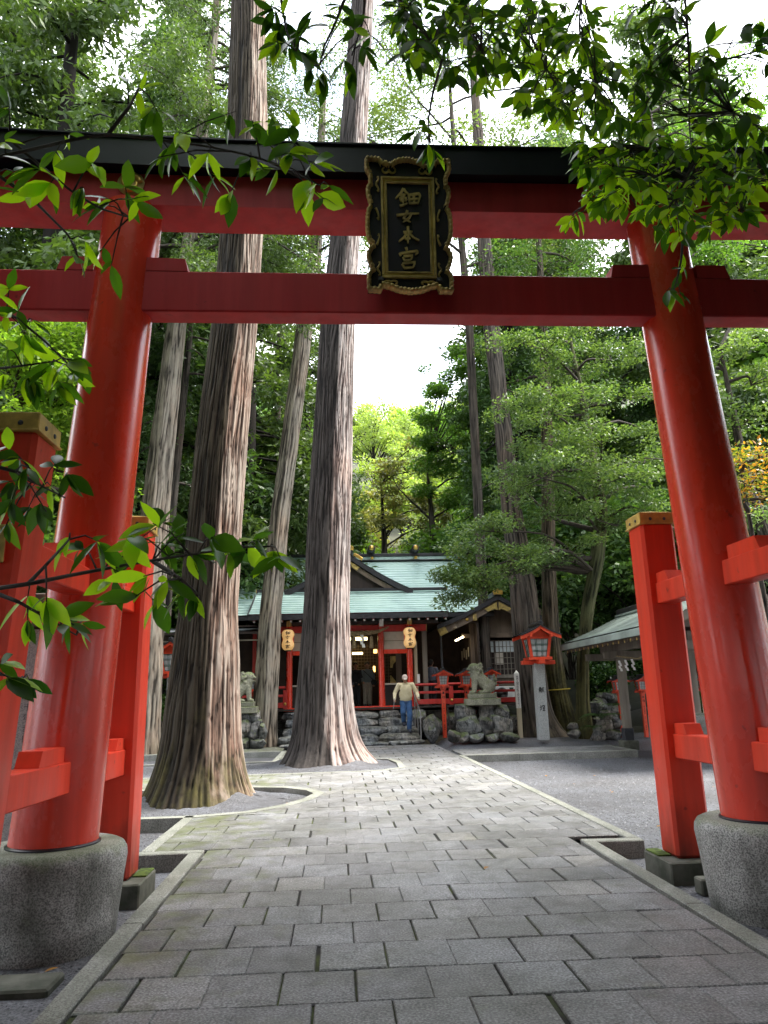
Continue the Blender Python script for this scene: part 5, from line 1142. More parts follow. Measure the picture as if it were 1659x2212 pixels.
def cards(P, D, Nn, L, Wd):
    """leaf-sized kites: base, side, tip, side"""
    D = unit(D); Nn = Nn-D*(Nn*D).sum(1, keepdims=True); Nn = unit(Nn); S_ = np.cross(D, Nn); L = np.reshape(L, (-1, 1)); Wd = np.reshape(Wd, (-1, 1))
    m = P+D*L*.45-Nn*L*.06
    V = np.stack([P, m+S_*Wd*.5, P+D*L-Nn*L*.12, m-S_*Wd*.5], 1).reshape(-1, 3); n = len(P)
    return V, np.arange(4*n).reshape(n, 4)
def clump(rs, c, rad, n, size, up=.6, asp=.5, shell=.45, droop=.0):
    c = np.array(c); u = unit(rs.randn(n, 3)); r = rs.rand(n, 1)**shell; P = c+u*r*np.array(rad)
    D = rs.randn(n, 3)*(1, 1, .5)+u*.6; D[:, 2] -= droop; Nn = rs.randn(n, 3)*.6; Nn[:, 2] += up+.3
    s = size*rs.uniform(.6, 1.25, n); return P, D, Nn, s, s*asp
def cat(L): return [np.concatenate([q[k] for q in L]) for k in range(5)]
def foliage(L, mat, root, name='crown'):
    V, F = cards(*cat(L)); return npmesh(name, V, F, mat, root)
def bough(rs, p0, az, el, L, sag=.15, n=9, wob=.08):
    d = np.array([math.cos(az)*math.cos(el), math.sin(az)*math.cos(el), math.sin(el)]); P = [np.array(p0, float)]; st = L/(n-1)
    for i in range(n-1): d = unit(d+rs.randn(3)*wob+np.array([0, 0, -sag*st/L*2])); P.append(P[-1]+d*st)
    return np.array(P)
LM = {}
LM['cedar'] = leafmat('cedar_foliage', (0.046, 0.085, 0.030), (0.095, 0.151, 0.050), tr=.35); LM['cedard'] = leafmat('dark_cedar_foliage', (0.041, 0.089, 0.036), (0.097, 0.176, 0.061), tr=.3)
LM['tier'] = leafmat('layered_tree_leaves', (.062, .118, .05), (.15, .22, .088), tr=.35); LM['maple'] = leafmat('bright_green_leaves', (.065, .15, .035), (.14, .25, .06), tr=.45)
LM['lime'] = leafmat('lime_leaves', (.12, .24, .035), (.25, .37, .065), tr=.45); LM['yg'] = leafmat('yellow_green_leaves', (.15, .23, .07), (.28, .35, .13), tr=.4); LM['brown'] = leafmat('brownish_green_leaves', (0.138, 0.173, 0.062), (0.304, 0.276, 0.124), tr=.3)
LM['dark'] = leafmat('dark_evergreen_leaves', (0.043, 0.102, 0.034), (0.112, 0.204, 0.060), tr=.28); LM['shrub'] = leafmat('glossy_shrub_leaves', (0.030, 0.084, 0.026), (0.096, 0.180, 0.048), tr=.25, rough=.25, spec=.6)
LM['pale'] = leafmat('pale_grey_green_leaves', (0.070, 0.114, 0.053), (0.141, 0.194, 0.088), tr=.4); LM['orange'] = leafmat('orange_leaves', (.30, .12, .02), (.42, .24, .05), tr=.4, trc=(1.2, 1.1, .6)); LM['rust'] = leafmat('yellowing_leaves', (.10, .16, .03), (.26, .22, .04), (.40, .18, .03), .3, tr=.4); LM['fern'] = leafmat('fern_fronds', (.03, .08, .02), (.07, .14, .035), tr=.25)
LM['nearl'] = leafmat('near_bright_leaves', (.025, .075, .010), (.07, .16, .02), (.30, .46, .03), .46, .55, (1.8, 2.0, .5), .3, .5)
LM['near'] = leafmat('near_leaves', (.018, .055, .008), (.05, .12, .016), (.28, .44, .025), .24, .5, (1.7, 1.9, .5), .3, .5)

def cedar(name, lab, P, mat, z0, z1, Lb, nb, seed, leaf='cedar', group=None, dens=70, seg=96, n=120, ridge=.05, lobes=0., corner=None, size=.16, cat_='tree', fine=.5, dside=pi, dcut=.0):
    rs = np.random.RandomState(seed); r = thing(name, lab, cat_, (P[0][0], P[0][1], P[0][2]), group)
    tk, Q = trunk(r, P, MT[mat], seg, n, seed, ridge, lobes, corner, fine=fine, dside=dside, dcut=dcut)
    L = []; tw = MB(); limbs = []
    for i in range(nb):
        f = (i+rs.rand())/nb; z = z0+(z1-z0)*f; k = np.array([np.interp(z, Q[:, 2], Q[:, j]) for j in range(3)]); k[2] = z
        ln = Lb*(1-.75*f**1.3)*rs.uniform(.65, 1.1); B = bough(rs, k, rs.uniform(0, 2*pi), rs.uniform(-.1, .35), ln, .5); limbs.append((B, ln))
        m = max(4, int(ln*3.2))
        for j in range(m):
            g = .25+.75*(j+rs.rand())/m; c = np.array([np.interp(g*(len(B)-1), np.arange(len(B)), B[:, q]) for q in range(3)])+rs.randn(3)*(.28, .28, .15)
            a = .28+.32*(1-abs(g-.6)); L.append(clump(rs, c, (a*1.1, a*1.1, a*.7), int(dens*a*2), size, .3, .32, .5, .5))
    zs_ = [q for q in Q if q[2] > z0-.5][::3]; tw.tube([q[:3] for q in zs_], [q[3]*.4 for q in zs_], 6)
    for B, ln in limbs: tw.tube(B, np.linspace(.02+.012*ln, .008, len(B)), 5, False)
    tw.build('limbs', MT['twig'], r, True); foliage(L, LM[leaf], r); return r
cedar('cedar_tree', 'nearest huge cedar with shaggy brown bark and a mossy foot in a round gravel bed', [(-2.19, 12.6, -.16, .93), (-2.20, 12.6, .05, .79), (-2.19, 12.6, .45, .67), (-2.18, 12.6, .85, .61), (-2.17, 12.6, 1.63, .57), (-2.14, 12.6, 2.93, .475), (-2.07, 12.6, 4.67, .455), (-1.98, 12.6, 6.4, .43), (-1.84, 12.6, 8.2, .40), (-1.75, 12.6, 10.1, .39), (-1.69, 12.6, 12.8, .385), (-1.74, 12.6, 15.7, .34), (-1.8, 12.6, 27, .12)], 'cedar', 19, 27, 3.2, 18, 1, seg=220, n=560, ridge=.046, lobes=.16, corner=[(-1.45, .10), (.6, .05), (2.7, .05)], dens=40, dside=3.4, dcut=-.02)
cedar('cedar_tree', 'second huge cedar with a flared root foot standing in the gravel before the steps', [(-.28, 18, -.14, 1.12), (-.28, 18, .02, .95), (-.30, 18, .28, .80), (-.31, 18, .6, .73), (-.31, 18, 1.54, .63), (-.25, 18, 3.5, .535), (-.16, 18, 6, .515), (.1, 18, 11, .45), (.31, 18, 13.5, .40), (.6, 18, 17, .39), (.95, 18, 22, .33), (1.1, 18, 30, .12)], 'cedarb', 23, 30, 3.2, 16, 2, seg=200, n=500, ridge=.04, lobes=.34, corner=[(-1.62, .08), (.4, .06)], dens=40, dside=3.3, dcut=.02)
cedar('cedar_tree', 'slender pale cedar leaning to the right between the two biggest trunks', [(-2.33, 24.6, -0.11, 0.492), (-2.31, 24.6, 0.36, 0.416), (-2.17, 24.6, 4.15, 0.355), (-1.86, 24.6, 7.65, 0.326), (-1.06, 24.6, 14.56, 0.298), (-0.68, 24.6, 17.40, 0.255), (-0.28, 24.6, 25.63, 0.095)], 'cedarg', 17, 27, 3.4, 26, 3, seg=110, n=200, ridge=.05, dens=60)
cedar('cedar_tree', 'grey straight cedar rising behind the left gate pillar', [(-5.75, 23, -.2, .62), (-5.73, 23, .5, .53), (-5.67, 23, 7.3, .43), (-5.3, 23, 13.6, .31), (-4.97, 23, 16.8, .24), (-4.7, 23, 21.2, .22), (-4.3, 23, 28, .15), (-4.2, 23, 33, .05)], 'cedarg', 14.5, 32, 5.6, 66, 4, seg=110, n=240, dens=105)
cedar('cedar_tree', 'thin dark mossy cedar close behind the grey cedar at the left', [(-5.95, 26, -.1, .26), (-5.83, 26, 8, .16), (-5.5, 26, 14, .12), (-5.2, 26, 22, .04)], 'cedard', 9, 22, 3.2, 30, 5, 'cedard', seg=40, n=60, dens=70)
cedar('cedar_tree', 'thin dark cedar between the nearest cedar and the leaning cedar, far behind the hall roof', [(-2.9, 34, 0, .3), (-2.89, 34, 7, .24), (-2.85, 34, 10, .2), (-2.72, 34, 18, .13), (-2.6, 34, 27, .04)], 'cedard', 6.5, 26, 3.4, 46, 6, 'cedar', seg=40, n=60, dens=70)
cedar('cedar_tree', 'tall dark cedar trunk behind the inscribed granite lantern pillar', [(6.55, 24, -.05, .86), (6.42, 24, .3, .64), (6.3, 24, .8, .52), (6.22, 24, 2.8, .46), (6.2, 24, 4.65, .44), (5.98, 24, 7.5, .33), (5.86, 24, 10.8, .285), (5.69, 24, 14.3, .285), (5.62, 24, 17.9, .25), (5.66, 24, 22, .21), (5.63, 24, 25, .16), (5.6, 24, 29, .05)], 'cedard', 26, 29, 2., 6, 7, 'pale', seg=110, n=200, ridge=.06, lobes=.4, dens=30)
# the spreading top of that trunk: open boughs with leaf clusters against the sky
def broad(name, lab, P, mat, leaf, boughs, seed, group=None, size=.12, dens=260, crad=(.8, .8, .35), seg=60, n=90, pads=(), asp=.5, cat_='tree', ridge=.04, lobes=0, up=.9, jit=.35, padn=5200, extra=None, zmin=.5, droop=.35):
    rs = np.random.RandomState(seed); r = thing(name, lab, cat_, P[0][:3], group); tk, Q = trunk(r, P, MT[mat], seg, n, seed, ridge, lobes); L = []; tw = MB()
    for (z, az, el, ln, nc) in boughs:
        k = np.array([np.interp(z, Q[:, 2], Q[:, j]) for j in range(3)]); k[2] = z; B = bough(rs, k, az, el, ln, .1, 10, .13); r0 = .35*np.interp(z, Q[:, 2], Q[:, 3])+.02
        tw.tube(B, np.linspace(r0, .015, len(B)), 6, False)
        for j in range(nc):
            g = .35+.65*(j+rs.rand())/nc; c = np.array([np.interp(g*9, np.arange(10), B[:, q]) for q in range(3)]); e = c+rs.randn(3)*(jit*1.6, jit*1.6, jit)
            tw.tube([c, (c+e)/2+rs.randn(3)*.06, e], [.016, .012, .006], 4, False); s = rs.uniform(.6, 1.2); L.append(clump(rs, e, np.array(crad)*s, int(dens*s), size, up, asp))
    for (c, rad, wgt) in pads:
        c = np.array(c); zb = c[2]-droop*np.hypot(c[0]-Q[len(Q)//2, 0], c[1]-Q[len(Q)//2, 1]); k = np.array([np.interp(zb, Q[:, 2], Q[:, j]) for j in range(3)]); k[2] = min(max(zb, Q[0, 2]+zmin), Q[-1, 2]); k[:2] = [np.interp(k[2], Q[:, 2], Q[:, j]) for j in (0, 1)]
        mid = (k+c)/2+np.array([rs.uniform(-.3, .3), rs.uniform(-.3, .3), .12*np.linalg.norm(c-k)]); tw.tube(spline([tuple(k), tuple(mid), tuple(c-np.array([0, 0, rad[2]*.5]))], 8), np.linspace(.06, .02, 8), 5, False)
        m = max(5, int(rad[0]*rad[1]*5))
        for _ in range(m):
            a = rs.uniform(0, 2*pi); q = math.sqrt(rs.rand()); e = c+np.array([rad[0]*q*math.cos(a), rad[1]*q*math.sin(a), rad[2]*rs.uniform(-.6, .6)*(1-q*q*.5)]); s = rs.uniform(.35, .75)
            L.append(clump(rs, e, (s, s, s*.38), int(padn*wgt*s*s/16), size, up, asp, .5))
            if rs.rand() < .5: tw.tube([c-np.array([0, 0, rad[2]*.5]), (c+e)/2+rs.randn(3)*.1, e], [.02, .012, .005], 4, False)
    zs_ = [q for q in Q if q[2] > Q[0, 2]+.3][::6]; tw.tube([q[:3] for q in zs_], [q[3]*.4 for q in zs_], 6)
    if extra: extra(rs, L, tw)
    tw.build('limbs', MT['twig'], r, True); foliage(L, LM[leaf], r); return r
broad('broadleaf_tree', 'pale sparse treetop with open boughs against the sky right of the plaque', [(5.4, 27, 0, .2), (5.5, 27, 16, .16), (5.3, 27, 22, .13), (5.25, 27, 26, .1), (5.2, 27, 31, .04)], 'cedard', 'pale', [(18+i*.62, a, .25+.3*((i*7) % 5)/5, 4.6+((i*3) % 4)*.6, 8) for i, a in enumerate((2.9, .4, 3.6, -.3, 2.4, 5.2, .9, 3.2, -.6, 2.7, .2, 3.9, 1.2, 2.1, -.1, 4.6, 2.8, .6, 3.4, -.2, 3.0, .3))], 21, size=.16, dens=185, crad=(.85, .85, .42), jit=.6)
def pads_from(lst, Y, sy=1.):
    o = []
    for u, v, a, h, dy, wgt in lst:
        y = Y+dy; p = at(u, v, y); k = y/1594; o.append((p, (a*k, a*k*sy, h*k), wgt))
    return o
TIER = [(1180, 748, 120, 22, 0, 1), (1320, 765, 90, 32, .5, 1), (1095, 752, 60, 20, 4., 1), (1250, 800, 100, 18, 1.2, .8), (1190, 885, 140, 20, -.6, 1), (1310, 862, 100, 30, .6, 1), (1110, 905, 60, 18, 4., 1), (1300, 952, 130, 20, -1., 1.1), (1215, 968, 110, 16, .5, .9), (1390, 985, 60, 34, .5, 1), (1170, 1022, 130, 24, -.8, 1), (1290, 1040, 120, 28, .3, 1),
        (1075, 1060, 70, 24, 4.2, .8), (1065, 1132, 90, 34, -.6, 1.1), (1200, 1100, 110, 30, .3, 1), (1330, 1118, 90, 40, .2, 1), (1050, 1188, 80, 34, -.4, 1.1), (1130, 1190, 80, 34, -1.2, 1.1), (1020, 1238, 56, 36, 0, 1.1), (1090, 1222, 80, 26, -.6, 1.1), (1220, 1180, 80, 40, .6, 1), (995, 1288, 38, 26, -.2, 1.1), (1042, 1262, 40, 20, -.4, 1), (982, 1245, 34, 30, -.2, 1), (1040, 1245, 50, 22, -.6, 1), (1390, 1080, 40, 50, .2, 1), (1170, 1215, 40, 24, .2, .8)]
broad('broadleaf_tree', 'layered green tree with a curved mossy trunk right of the big dark cedar', [(7.5, 23, -.05, .34), (7.52, 23, .3, .26), (7.55, 23, 1.3, .2), (7.7, 23, 2.7, .185), (7.98, 23, 4.1, .21), (8.4, 23, 5.5, .24), (8.75, 23, 7.2, .2), (8.6, 23, 9, .15), (8.4, 23, 11.5, .1), (8.2, 23, 13.5, .04)], 'greenbark', 'tier', [(5.2, 2.9, .25, 4.5, 0), (5.6, 3.3, .1, 5.5, 0), (6.5, 2.6, .45, 4, 0), (7.5, .3, .5, 3, 0), (8.5, 3.4, .4, 4, 0), (10, .1, .5, 3, 0), (10.5, 2.9, .3, 4, 0)], 8, size=.115, pads=pads_from(TIER, 21.8, 1.0), padn=10500, up=1.0, zmin=5.2)
broad('broadleaf_tree', 'flaring mossy trunk tied with a yellow cord beside the curved mossy tree', [(7.62, 25, -.05, .68), (7.55, 25, .2, .5), (7.45, 25, .7, .42), (7.36, 25, 1.3, .38), (7.3, 25, 3.2, .3), (7.4, 25, 5.6, .24), (7.7, 25, 10, .22), (7.9, 25, 14, .18), (8.1, 25, 22, .05)], 'mossbark', 'dark', [(12+i*.75, (i*2.4) % 6.28, .35, 2.3, 6) for i in range(13)], 9, size=.15, dens=130, crad=(.9, .9, .5), seg=90, n=120, ridge=.05, lobes=.5)
yc = tag(MB().tube([(7.37+.415*math.cos(a), 25+.415*math.sin(a), 1.53+.02*math.cos(a)) for a in np.linspace(0, 2*pi, 25)], .018, 6).build('yellow_cord', matte('yellow_cord', (.55, .42, .04), rough=.7), None, True), 'thin yellow cord tied round the flaring mossy trunk', 'cord')
# bright maple beside the sky gap, its dark stem behind the hall roof
MAP = [(960, 800, 50, 30, 0, 1), (1010, 770, 60, 24, .5, 1), (985, 850, 75, 30, 0, 1), (950, 900, 50, 26, -.5, 1), (1030, 900, 60, 30, .6, 1), (960, 955, 70, 30, 0, 1), (1035, 965, 50, 30, 0, 1), (930, 1005, 60, 26, .3, 1), (1000, 1020, 60, 24, -.3, 1), (1010, 1080, 60, 24, 0, 1), (940, 1060, 50, 20, .4, .9), (1050, 840, 50, 40, .6, 1), (1000, 745, 46, 24, .4, .9), (955, 845, 40, 26, .2, 1), (1025, 815, 60, 30, .5, 1)]
broad('broadleaf_tree', 'bright green maple beside the bright gap of sky over the hall', [(4.6, 36, 1, .28), (4.7, 36, 6, .22), (4.9, 36, 9, .17), (4.8, 36, 11.5, .1), (4.7, 36, 13, .03)], 'cedard', 'maple', [(8, 2.6, .5, 4, 0), (9, .5, .5, 4, 0), (10, 3.3, .4, 3, 0)], 10, size=.2, pads=pads_from(MAP, 35, 1.), padn=7500, zmin=5)
BRN = [(880, 1010, 70, 24, 0, 1), (850, 1060, 60, 26, .3, 1), (920, 1090, 80, 26, 0, 1), (860, 1120, 60, 24, 0, 1), (950, 1130, 50, 22, 0, 1), (830, 1020, 40, 20, .5, .8), (890, 960, 40, 16, 0, .8)]
broad('broadleaf_tree', 'brownish green tree at the foot of the hill behind the hall ridge', [(2.6, 40, 2.2, .3), (2.7, 40, 7, .22), (2.7, 40, 10, .15), (2.6, 40, 13, .04)], 'cedard', 'brown', [(6, 2.6, .5, 3, 0), (7, .5, .5, 3, 0)], 11, size=.22, pads=pads_from(BRN, 39, 1.), padn=4200, zmin=5)
LIM = [(60, 700, 90, 40, 0, 1), (130, 760, 60, 40, .5, 1), (20, 790, 70, 40, 0, 1), (120, 860, 70, 50, .3, 1), (160, 930, 50, 50, .5, 1), (60, 920, 70, 40, 0, 1), (175, 820, 40, 40, 0, 1), (150, 1000, 60, 50, .6, .8), (40, 640, 70, 30, .5, .8), (200, 720, 40, 30, .8, .8), (170, 1060, 60, 40, .8, .7)]
broad('broadleaf_tree', 'sunlit lime green bushy tree behind the left gate pillar', [(-5.6, 11.5, -.1, .12), (-5.4, 11.5, 2, .1), (-5.2, 11.5, 5, .07), (-5.1, 11.5, 8, .02)], 'cedard', 'lime', [(1.8, .6, .5, 1.6, 0), (3, 2.6, .5, 1.6, 0)], 12, size=.10, pads=pads_from(LIM, 11.5, .8), padn=17000, asp=.45)
ORG = [(1640, 985, 40, 16, 0, 1), (1620, 1040, 40, 18, .3, 1), (1650, 1070, 40, 16, 0, .8)]
broad('broadleaf_tree', 'small tree with orange and green leaves at the right edge beside the gate pillar', [(8.2, 13.5, -.1, .08), (8.1, 13.5, 3, .06), (8.0, 13.5, 6, .02)], 'cedard', 'rust', [(3, 2.9, .5, 1., 0)], 13, size=.11, pads=pads_from(ORG, 13, .8), padn=3600, asp=.4)
RGT = [(1560, 760, 90, 26, 0, 1), (1620, 820, 80, 30, .5, 1), (1530, 860, 60, 30, 0, .9), (1600, 910, 70, 30, .4, 1), (1640, 720, 60, 26, 0, 1), (1560, 1000, 60, 30, .6, 1), (1630, 1120, 60, 40, .6, 1), (1480, 780, 60, 30, 1., .9), (1600, 660, 80, 24, 1, .9)]
broad('broadleaf_tree', 'pale green tree with dark crooked limbs right of the right gate pillar', [(12.5, 19, 0, .25), (12, 19, 4, .2), (11.4, 19, 7, .15), (11.2, 19, 11, .04)], 'cedard', 'tier', [(4, 2.6, .6, 4, 0), (5, .3, .5, 3, 0), (6, 3.4, .5, 3, 0), (7, 2.2, .6, 3, 0)], 14, size=.12, pads=pads_from(RGT, 18.5, .8), padn=8500, zmin=3.)
TPR = [(1600, 150, 70, 40, 0, 1), (1540, 215, 70, 40, .5, 1), (1640, 235, 70, 40, 0, 1), (1490, 290, 60, 30, .5, 1), (1590, 310, 80, 30, 0, 1), (1650, 80, 50, 34, .5, 1), (1660, 320, 60, 30, 0, 1), (1570, 560, 90, 40, 0, 1), (1650, 520, 60, 40, .6, 1), (1540, 480, 60, 40, .6, .8)]
broad('broadleaf_tree', 'full green treetop in the top right corner beyond the gate', [(14.5, 25, 0, .34), (14, 25, 8, .28), (13.6, 25, 16, .18), (13.2, 25, 22, .1), (13.2, 25, 26, .03)], 'cedard', 'maple', [(12, 2.6, .5, 3, 0), (16, .3, .5, 3, 0)], 15, size=.16, pads=pads_from(TPR, 24.5, .8), padn=5200, zmin=8)
# shrubs and ferns
def shrub(lab, c, rad, n, leaf, seed, size=.12, nm='shrub', cat_='shrub', group=None, k=14):
    rs = np.random.RandomState(seed); c = np.array(c, float); r = thing(nm, lab, cat_, (c[0], c[1], c[2]-rad[2]), group); L = []; tw = MB()
    for _ in range(k):
        u = unit(rs.randn(3))*rs.rand()**.4; e = c+u*np.array(rad)*.8; s = rs.uniform(.25, .5)*max(rad)*.8; L.append(clump(rs, e, (s, s, s*.7), int(n/k), size, .7, .5, .5)); b0 = np.array([c[0]+rs.uniform(-.2, .2), c[1]+rs.uniform(-.2, .2), c[2]-rad[2]-.1]); tw.tube([b0, (b0+e)/2+rs.randn(3)*.1, e], [.03, .02, .008], 5, False)
    tw.build('stems', MT['twig'], r, True); foliage(L, LM[leaf], r, 'leaves'); return r
for i, (u, v, Y, a, h, n, lf, lab) in enumerate(((400, 1455, 25.5, 60, 60, 4200, 'shrub', 'glossy dark shrub behind the left granite lantern pillar'), (350, 1400, 27, 70, 70, 4200, 'dark', 'tall dark shrub above the left granite lantern'), (345, 1530, 24.3, 26, 30, 1500, 'shrub', 'low glossy shrub beside the foot of the left lantern pillar'), (1330, 1380, 27, 90, 90, 7000, 'dark', 'large dark evergreen shrub behind the curved mossy trunk'), (1300, 1460, 25.5, 60, 50, 5000, 'shrub', 'glossy shrub behind the ferny rockery'), (1420, 1430, 26, 80, 60, 6000, 'shrub', 'glossy shrub behind the wash pavilion post'), (1350, 1300, 29, 110, 60, 7000, 'dark', 'dark evergreen shrub above the wash pavilion roof'), (1230, 1350, 28, 60, 110, 6000, 'dark', 'dark evergreen shrub between the two mossy trunks'), (1540, 1400, 25, 70, 70, 5000, 'dark', 'dark shrub behind the hidden lantern between the right gate posts'), (1480, 1510, 24.5, 90, 40, 5000, 'shrub', 'low shrub behind the small hiragana sign'), (450, 1300, 29, 80, 70, 5000, 'dark', 'dark shrub behind the nearest cedar and the left wing roof'))):
    p = at(u, v, Y); k = Y/1594; shrub(lab, p, (a*k, a*k*.8, h*k), n*2, lf, 40+i, .13)
def fern(c, R, n, seed, lab, group):
    rs = np.random.RandomState(seed); r = thing('fern', lab, 'fern', c, group); L = []
    for i in range(n):
        a = rs.uniform(0, 2*pi); Lf = R*rs.uniform(.7, 1.1); k = 16
        for j in range(k):
            f = (j+1)/k; q = np.array([math.cos(a)*Lf*f, math.sin(a)*Lf*f, R*(1.1*f-1.25*f*f)]); wd = .16*R*math.sin(pi*min(1, f*.9+.1))+.01; s_ = np.array([-math.sin(a), math.cos(a), 0])
            for s in (-1, 1): L.append((np.array([np.array(c)+q]), np.array([s_*s+np.array([math.cos(a), math.sin(a), -.3])*.5]), np.array([[0, 0, 1.]]), np.array([wd]), np.array([wd*.35])))
    foliage(L, LM['fern'], r, 'fronds')
for i, (u, v, Y, R, lab) in enumerate(((1297, 1555, 22.2, .8, 'large drooping fern on the rockery beside the curved mossy trunk'), (1322, 1530, 22.6, .6, 'fern at the top of the rockery near the wash pavilion post'), (1284, 1575, 22.0, .45, 'small low fern at the left foot of the rockery'))): fern(at(u, v, Y), R, 16, 70+i, lab, 'ferns on the rockery')

# ---------------------------------------------------------------- forest behind: a few grown trees, then copies
def forest_proto(kind_, seed, leaf, lab, grp):
    rs = np.random.RandomState(seed); r = thing('forest_tree', lab, 'tree', (0, 0, 0), grp); L = []; tw = MB()
    if kind_ == 'round':
        tw.tube([(0, 0, -1.5), (.1, 0, 3), (0, .1, 6), (.1, 0, 9)], [.28, .2, .14, .04], 7, False)
        for i in range(44):
            u = unit(rs.randn(3)); u[2] = abs(u[2])*1.1-.25; q = rs.rand()**.35; e = np.array([0, 0, 6.3])+u*q*np.array([3.6, 3.6, 4.6])*(1+.25*math.sin(3*math.atan2(u[1], u[0])+seed)); s = rs.uniform(.8, 1.35)
            L.append(clump(rs, e, (s, s, s*.6), 190, .30, .8, .55, .4)); tw.tube([(0, 0, max(1.5, e[2]-3)), tuple((e+np.array([0, 0, e[2]-2]))/2), tuple(e)], [.07, .05, .015], 4, False)
    else:
        tw.tube([(0, 0, -1.5), (0, 0, 12), (0, 0, 24)], [.34, .24, .03], 8, False)
        for i in range(64):
            f = (i+rs.rand())/64; z = 5+18.5*f; ln = (3.6*(1-f)**.8+.5)*rs.uniform(.7, 1.15); B = bough(rs, (0, 0, z), rs.uniform(0, 6.28), rs.uniform(.0, .3), ln, .5, 6); tw.tube(B, np.linspace(.06, .012, 6), 4, False)
            for j in range(max(3, int(ln*2.5))):
                g = .3+.7*rs.rand(); c = np.array([np.interp(g*5, np.arange(6), B[:, q]) for q in range(3)])+rs.randn(3)*.25; a = .55; L.append(clump(rs, c, (a, a, a*.6), 88, .25, .3, .36, .5, .5))
    tw.build('trunk', MT['cedard'], r, True); foliage(L, LM[leaf], r); return r
G_ = 'trees of the forest behind the shrine'
protos = {}
for k, (kd, sd_, lf, lab) in dict(y=('round', 1, 'yg', 'yellow green sunlit tree on the hillside behind the hall'), l=('round', 2, 'lime', 'bright lime green tree in the forest behind the shrine'), m=('round', 3, 'maple', 'mid green broadleaf tree in the forest behind the shrine'), b=('round', 4, 'brown', 'brownish green tree in the forest behind the shrine'), d=('round', 5, 'dark', 'dark evergreen tree in the forest behind the shrine'), c=('conifer', 6, 'cedar', 'tall green cedar in the forest behind the shrine'), k=('conifer', 7, 'cedard', 'tall dark cedar in the forest behind the shrine')).items():
    protos[k] = [forest_proto(kd, sd_, lf, lab, G_), False]
def plant(k, x, y, sc_, z=None):
    pr = protos[k]; z = gz_(x, y) if z is None else z; rz = rr.uniform(0, 6.28); s3 = (sc_*rr.uniform(.9, 1.1), sc_*rr.uniform(.9, 1.1), sc_)
    if not pr[1]: o = pr[0]; o.location = (x, y, z); o.rotation_euler = (0, 0, rz); o.scale = s3; pr[1] = True
    else: dup(pr[0], (x, y, z), rz, s3)
rr = random.Random(77)
for k, x, y, s in [('c', -9.8, 23.5, 1.5), ('c', -13.5, 26.5, 1.6), ('k', -7.2, 29.5, 1.5), ('c', -17, 23, 1.45), ('c', -3.8, 31, 1.25), ('c', 15.5, 28.5, 1.4), ('c', 20, 33, 1.4), ('c', 10.8, 4, 1.0), ('k', 11.8, 7.5, 1.05), ('k', 12, .5, 1.), ('c', 16, 4, 1.15), ('c', 10, 36.5, 1.35), ('k', 13.4, 38, 1.4), ('c', 21.5, 36, 1.5), ('c', -8.5, 31, 1.15), ('k', -12.5, 29, 1.2), ('c', -17, 31, 1.3), ('c', -5.2, 37, 1.25), ('k', -9.5, 38, 1.35), ('c', -14.5, 40, 1.5), ('k', -21, 38, 1.5), ('c', -1.6, 41, 1.1), ('k', -24, 30, 1.3), ('m', -8, 28.5, .85), ('l', -11, 33, .9), ('d', -4.5, 31.5, .8), ('l', -4.0, 33.5, .75), ('m', -14, 25.5, .9), ('d', -1.9, 36, .75), ('l', -7, 34, .85), ('m', -18, 27, 1.), ('d', -11.5, 24, .8), ('l', -12.5, 17, .8), ('m', -16, 19, 1.), ('m', -10.5, 20.5, .75),  # cedars close right of the gate are unseen, added to shade the foreground
        ('k', 8.4, 32, 1.05), ('c', 12, 34, 1.1), ('k', 15.5, 31, 1.15), ('c', 11, 40, 1.3), ('k', 19, 37, 1.3), ('c', 24, 33, 1.2), ('d', 10, 29, 1.0), ('m', 13, 28.5, 1.0), ('d', 7, 33, .9), ('m', 17, 27, 1.), ('d', 20, 26, 1.), ('m', 6.5, 38, 1.0), ('d', 14, 25, .85), ('d', 11.3, 26.2, .75), ('m', 22, 28, 1.6), ('c', -6, 44, 1.7), ('k', -12, 47, 1.8), ('c', -18.5, 46, 1.8), ('k', 13, 46, 1.5), ('c', 18, 48, 1.6), ('d', 18, 22, .8), ('c', 27, 40, 1.5)]: plant(k, x, y, s)
for i in range(20): an = pi*(.97+1.06*i/19); rd_ = rr.uniform(8.5, 10.5); plant('d', rd_*math.cos(an), -1+rd_*math.sin(an), rr.uniform(.5, .62))  # unseen tree rings added behind the viewpoint to block sky light
for i in range(24): an = pi*(.95+1.10*i/23); rd_ = rr.uniform(11, 14); plant('d', rd_*math.cos(an), -1+rd_*math.sin(an), rr.uniform(1.4, 1.8))
for i in range(18): an = pi*(.94+1.12*i/17); rd_ = rr.uniform(16, 21); plant('k', rd_*math.cos(an), -1+rd_*math.sin(an), rr.uniform(1.2, 1.5))
for k, x, y, s in [('d', -9, -3, 1.), ('m', -10.5, 2.5, 1.), ('d', -12, -9, 1.2), ('c', -6, -14, 1.1), ('d', -1.5, -12, 1.1), ('k', 3, -16, 1.2), ('d', 8, -12, 1.2), ('m', 12, -5, 1.2), ('d', 13.5, 1.5, 1.1), ('c', 15, -12, 1.2), ('k', -14, -17, 1.3), ('d', -13, 7.5, .95), ('d', 15, 8, .9), ('d', 4, -9.5, 1.), ('d', -5.5, -8.5, 1.)]: plant(k, x, y, s)  # more out-of-view trees, put in to dim the near side of the gate
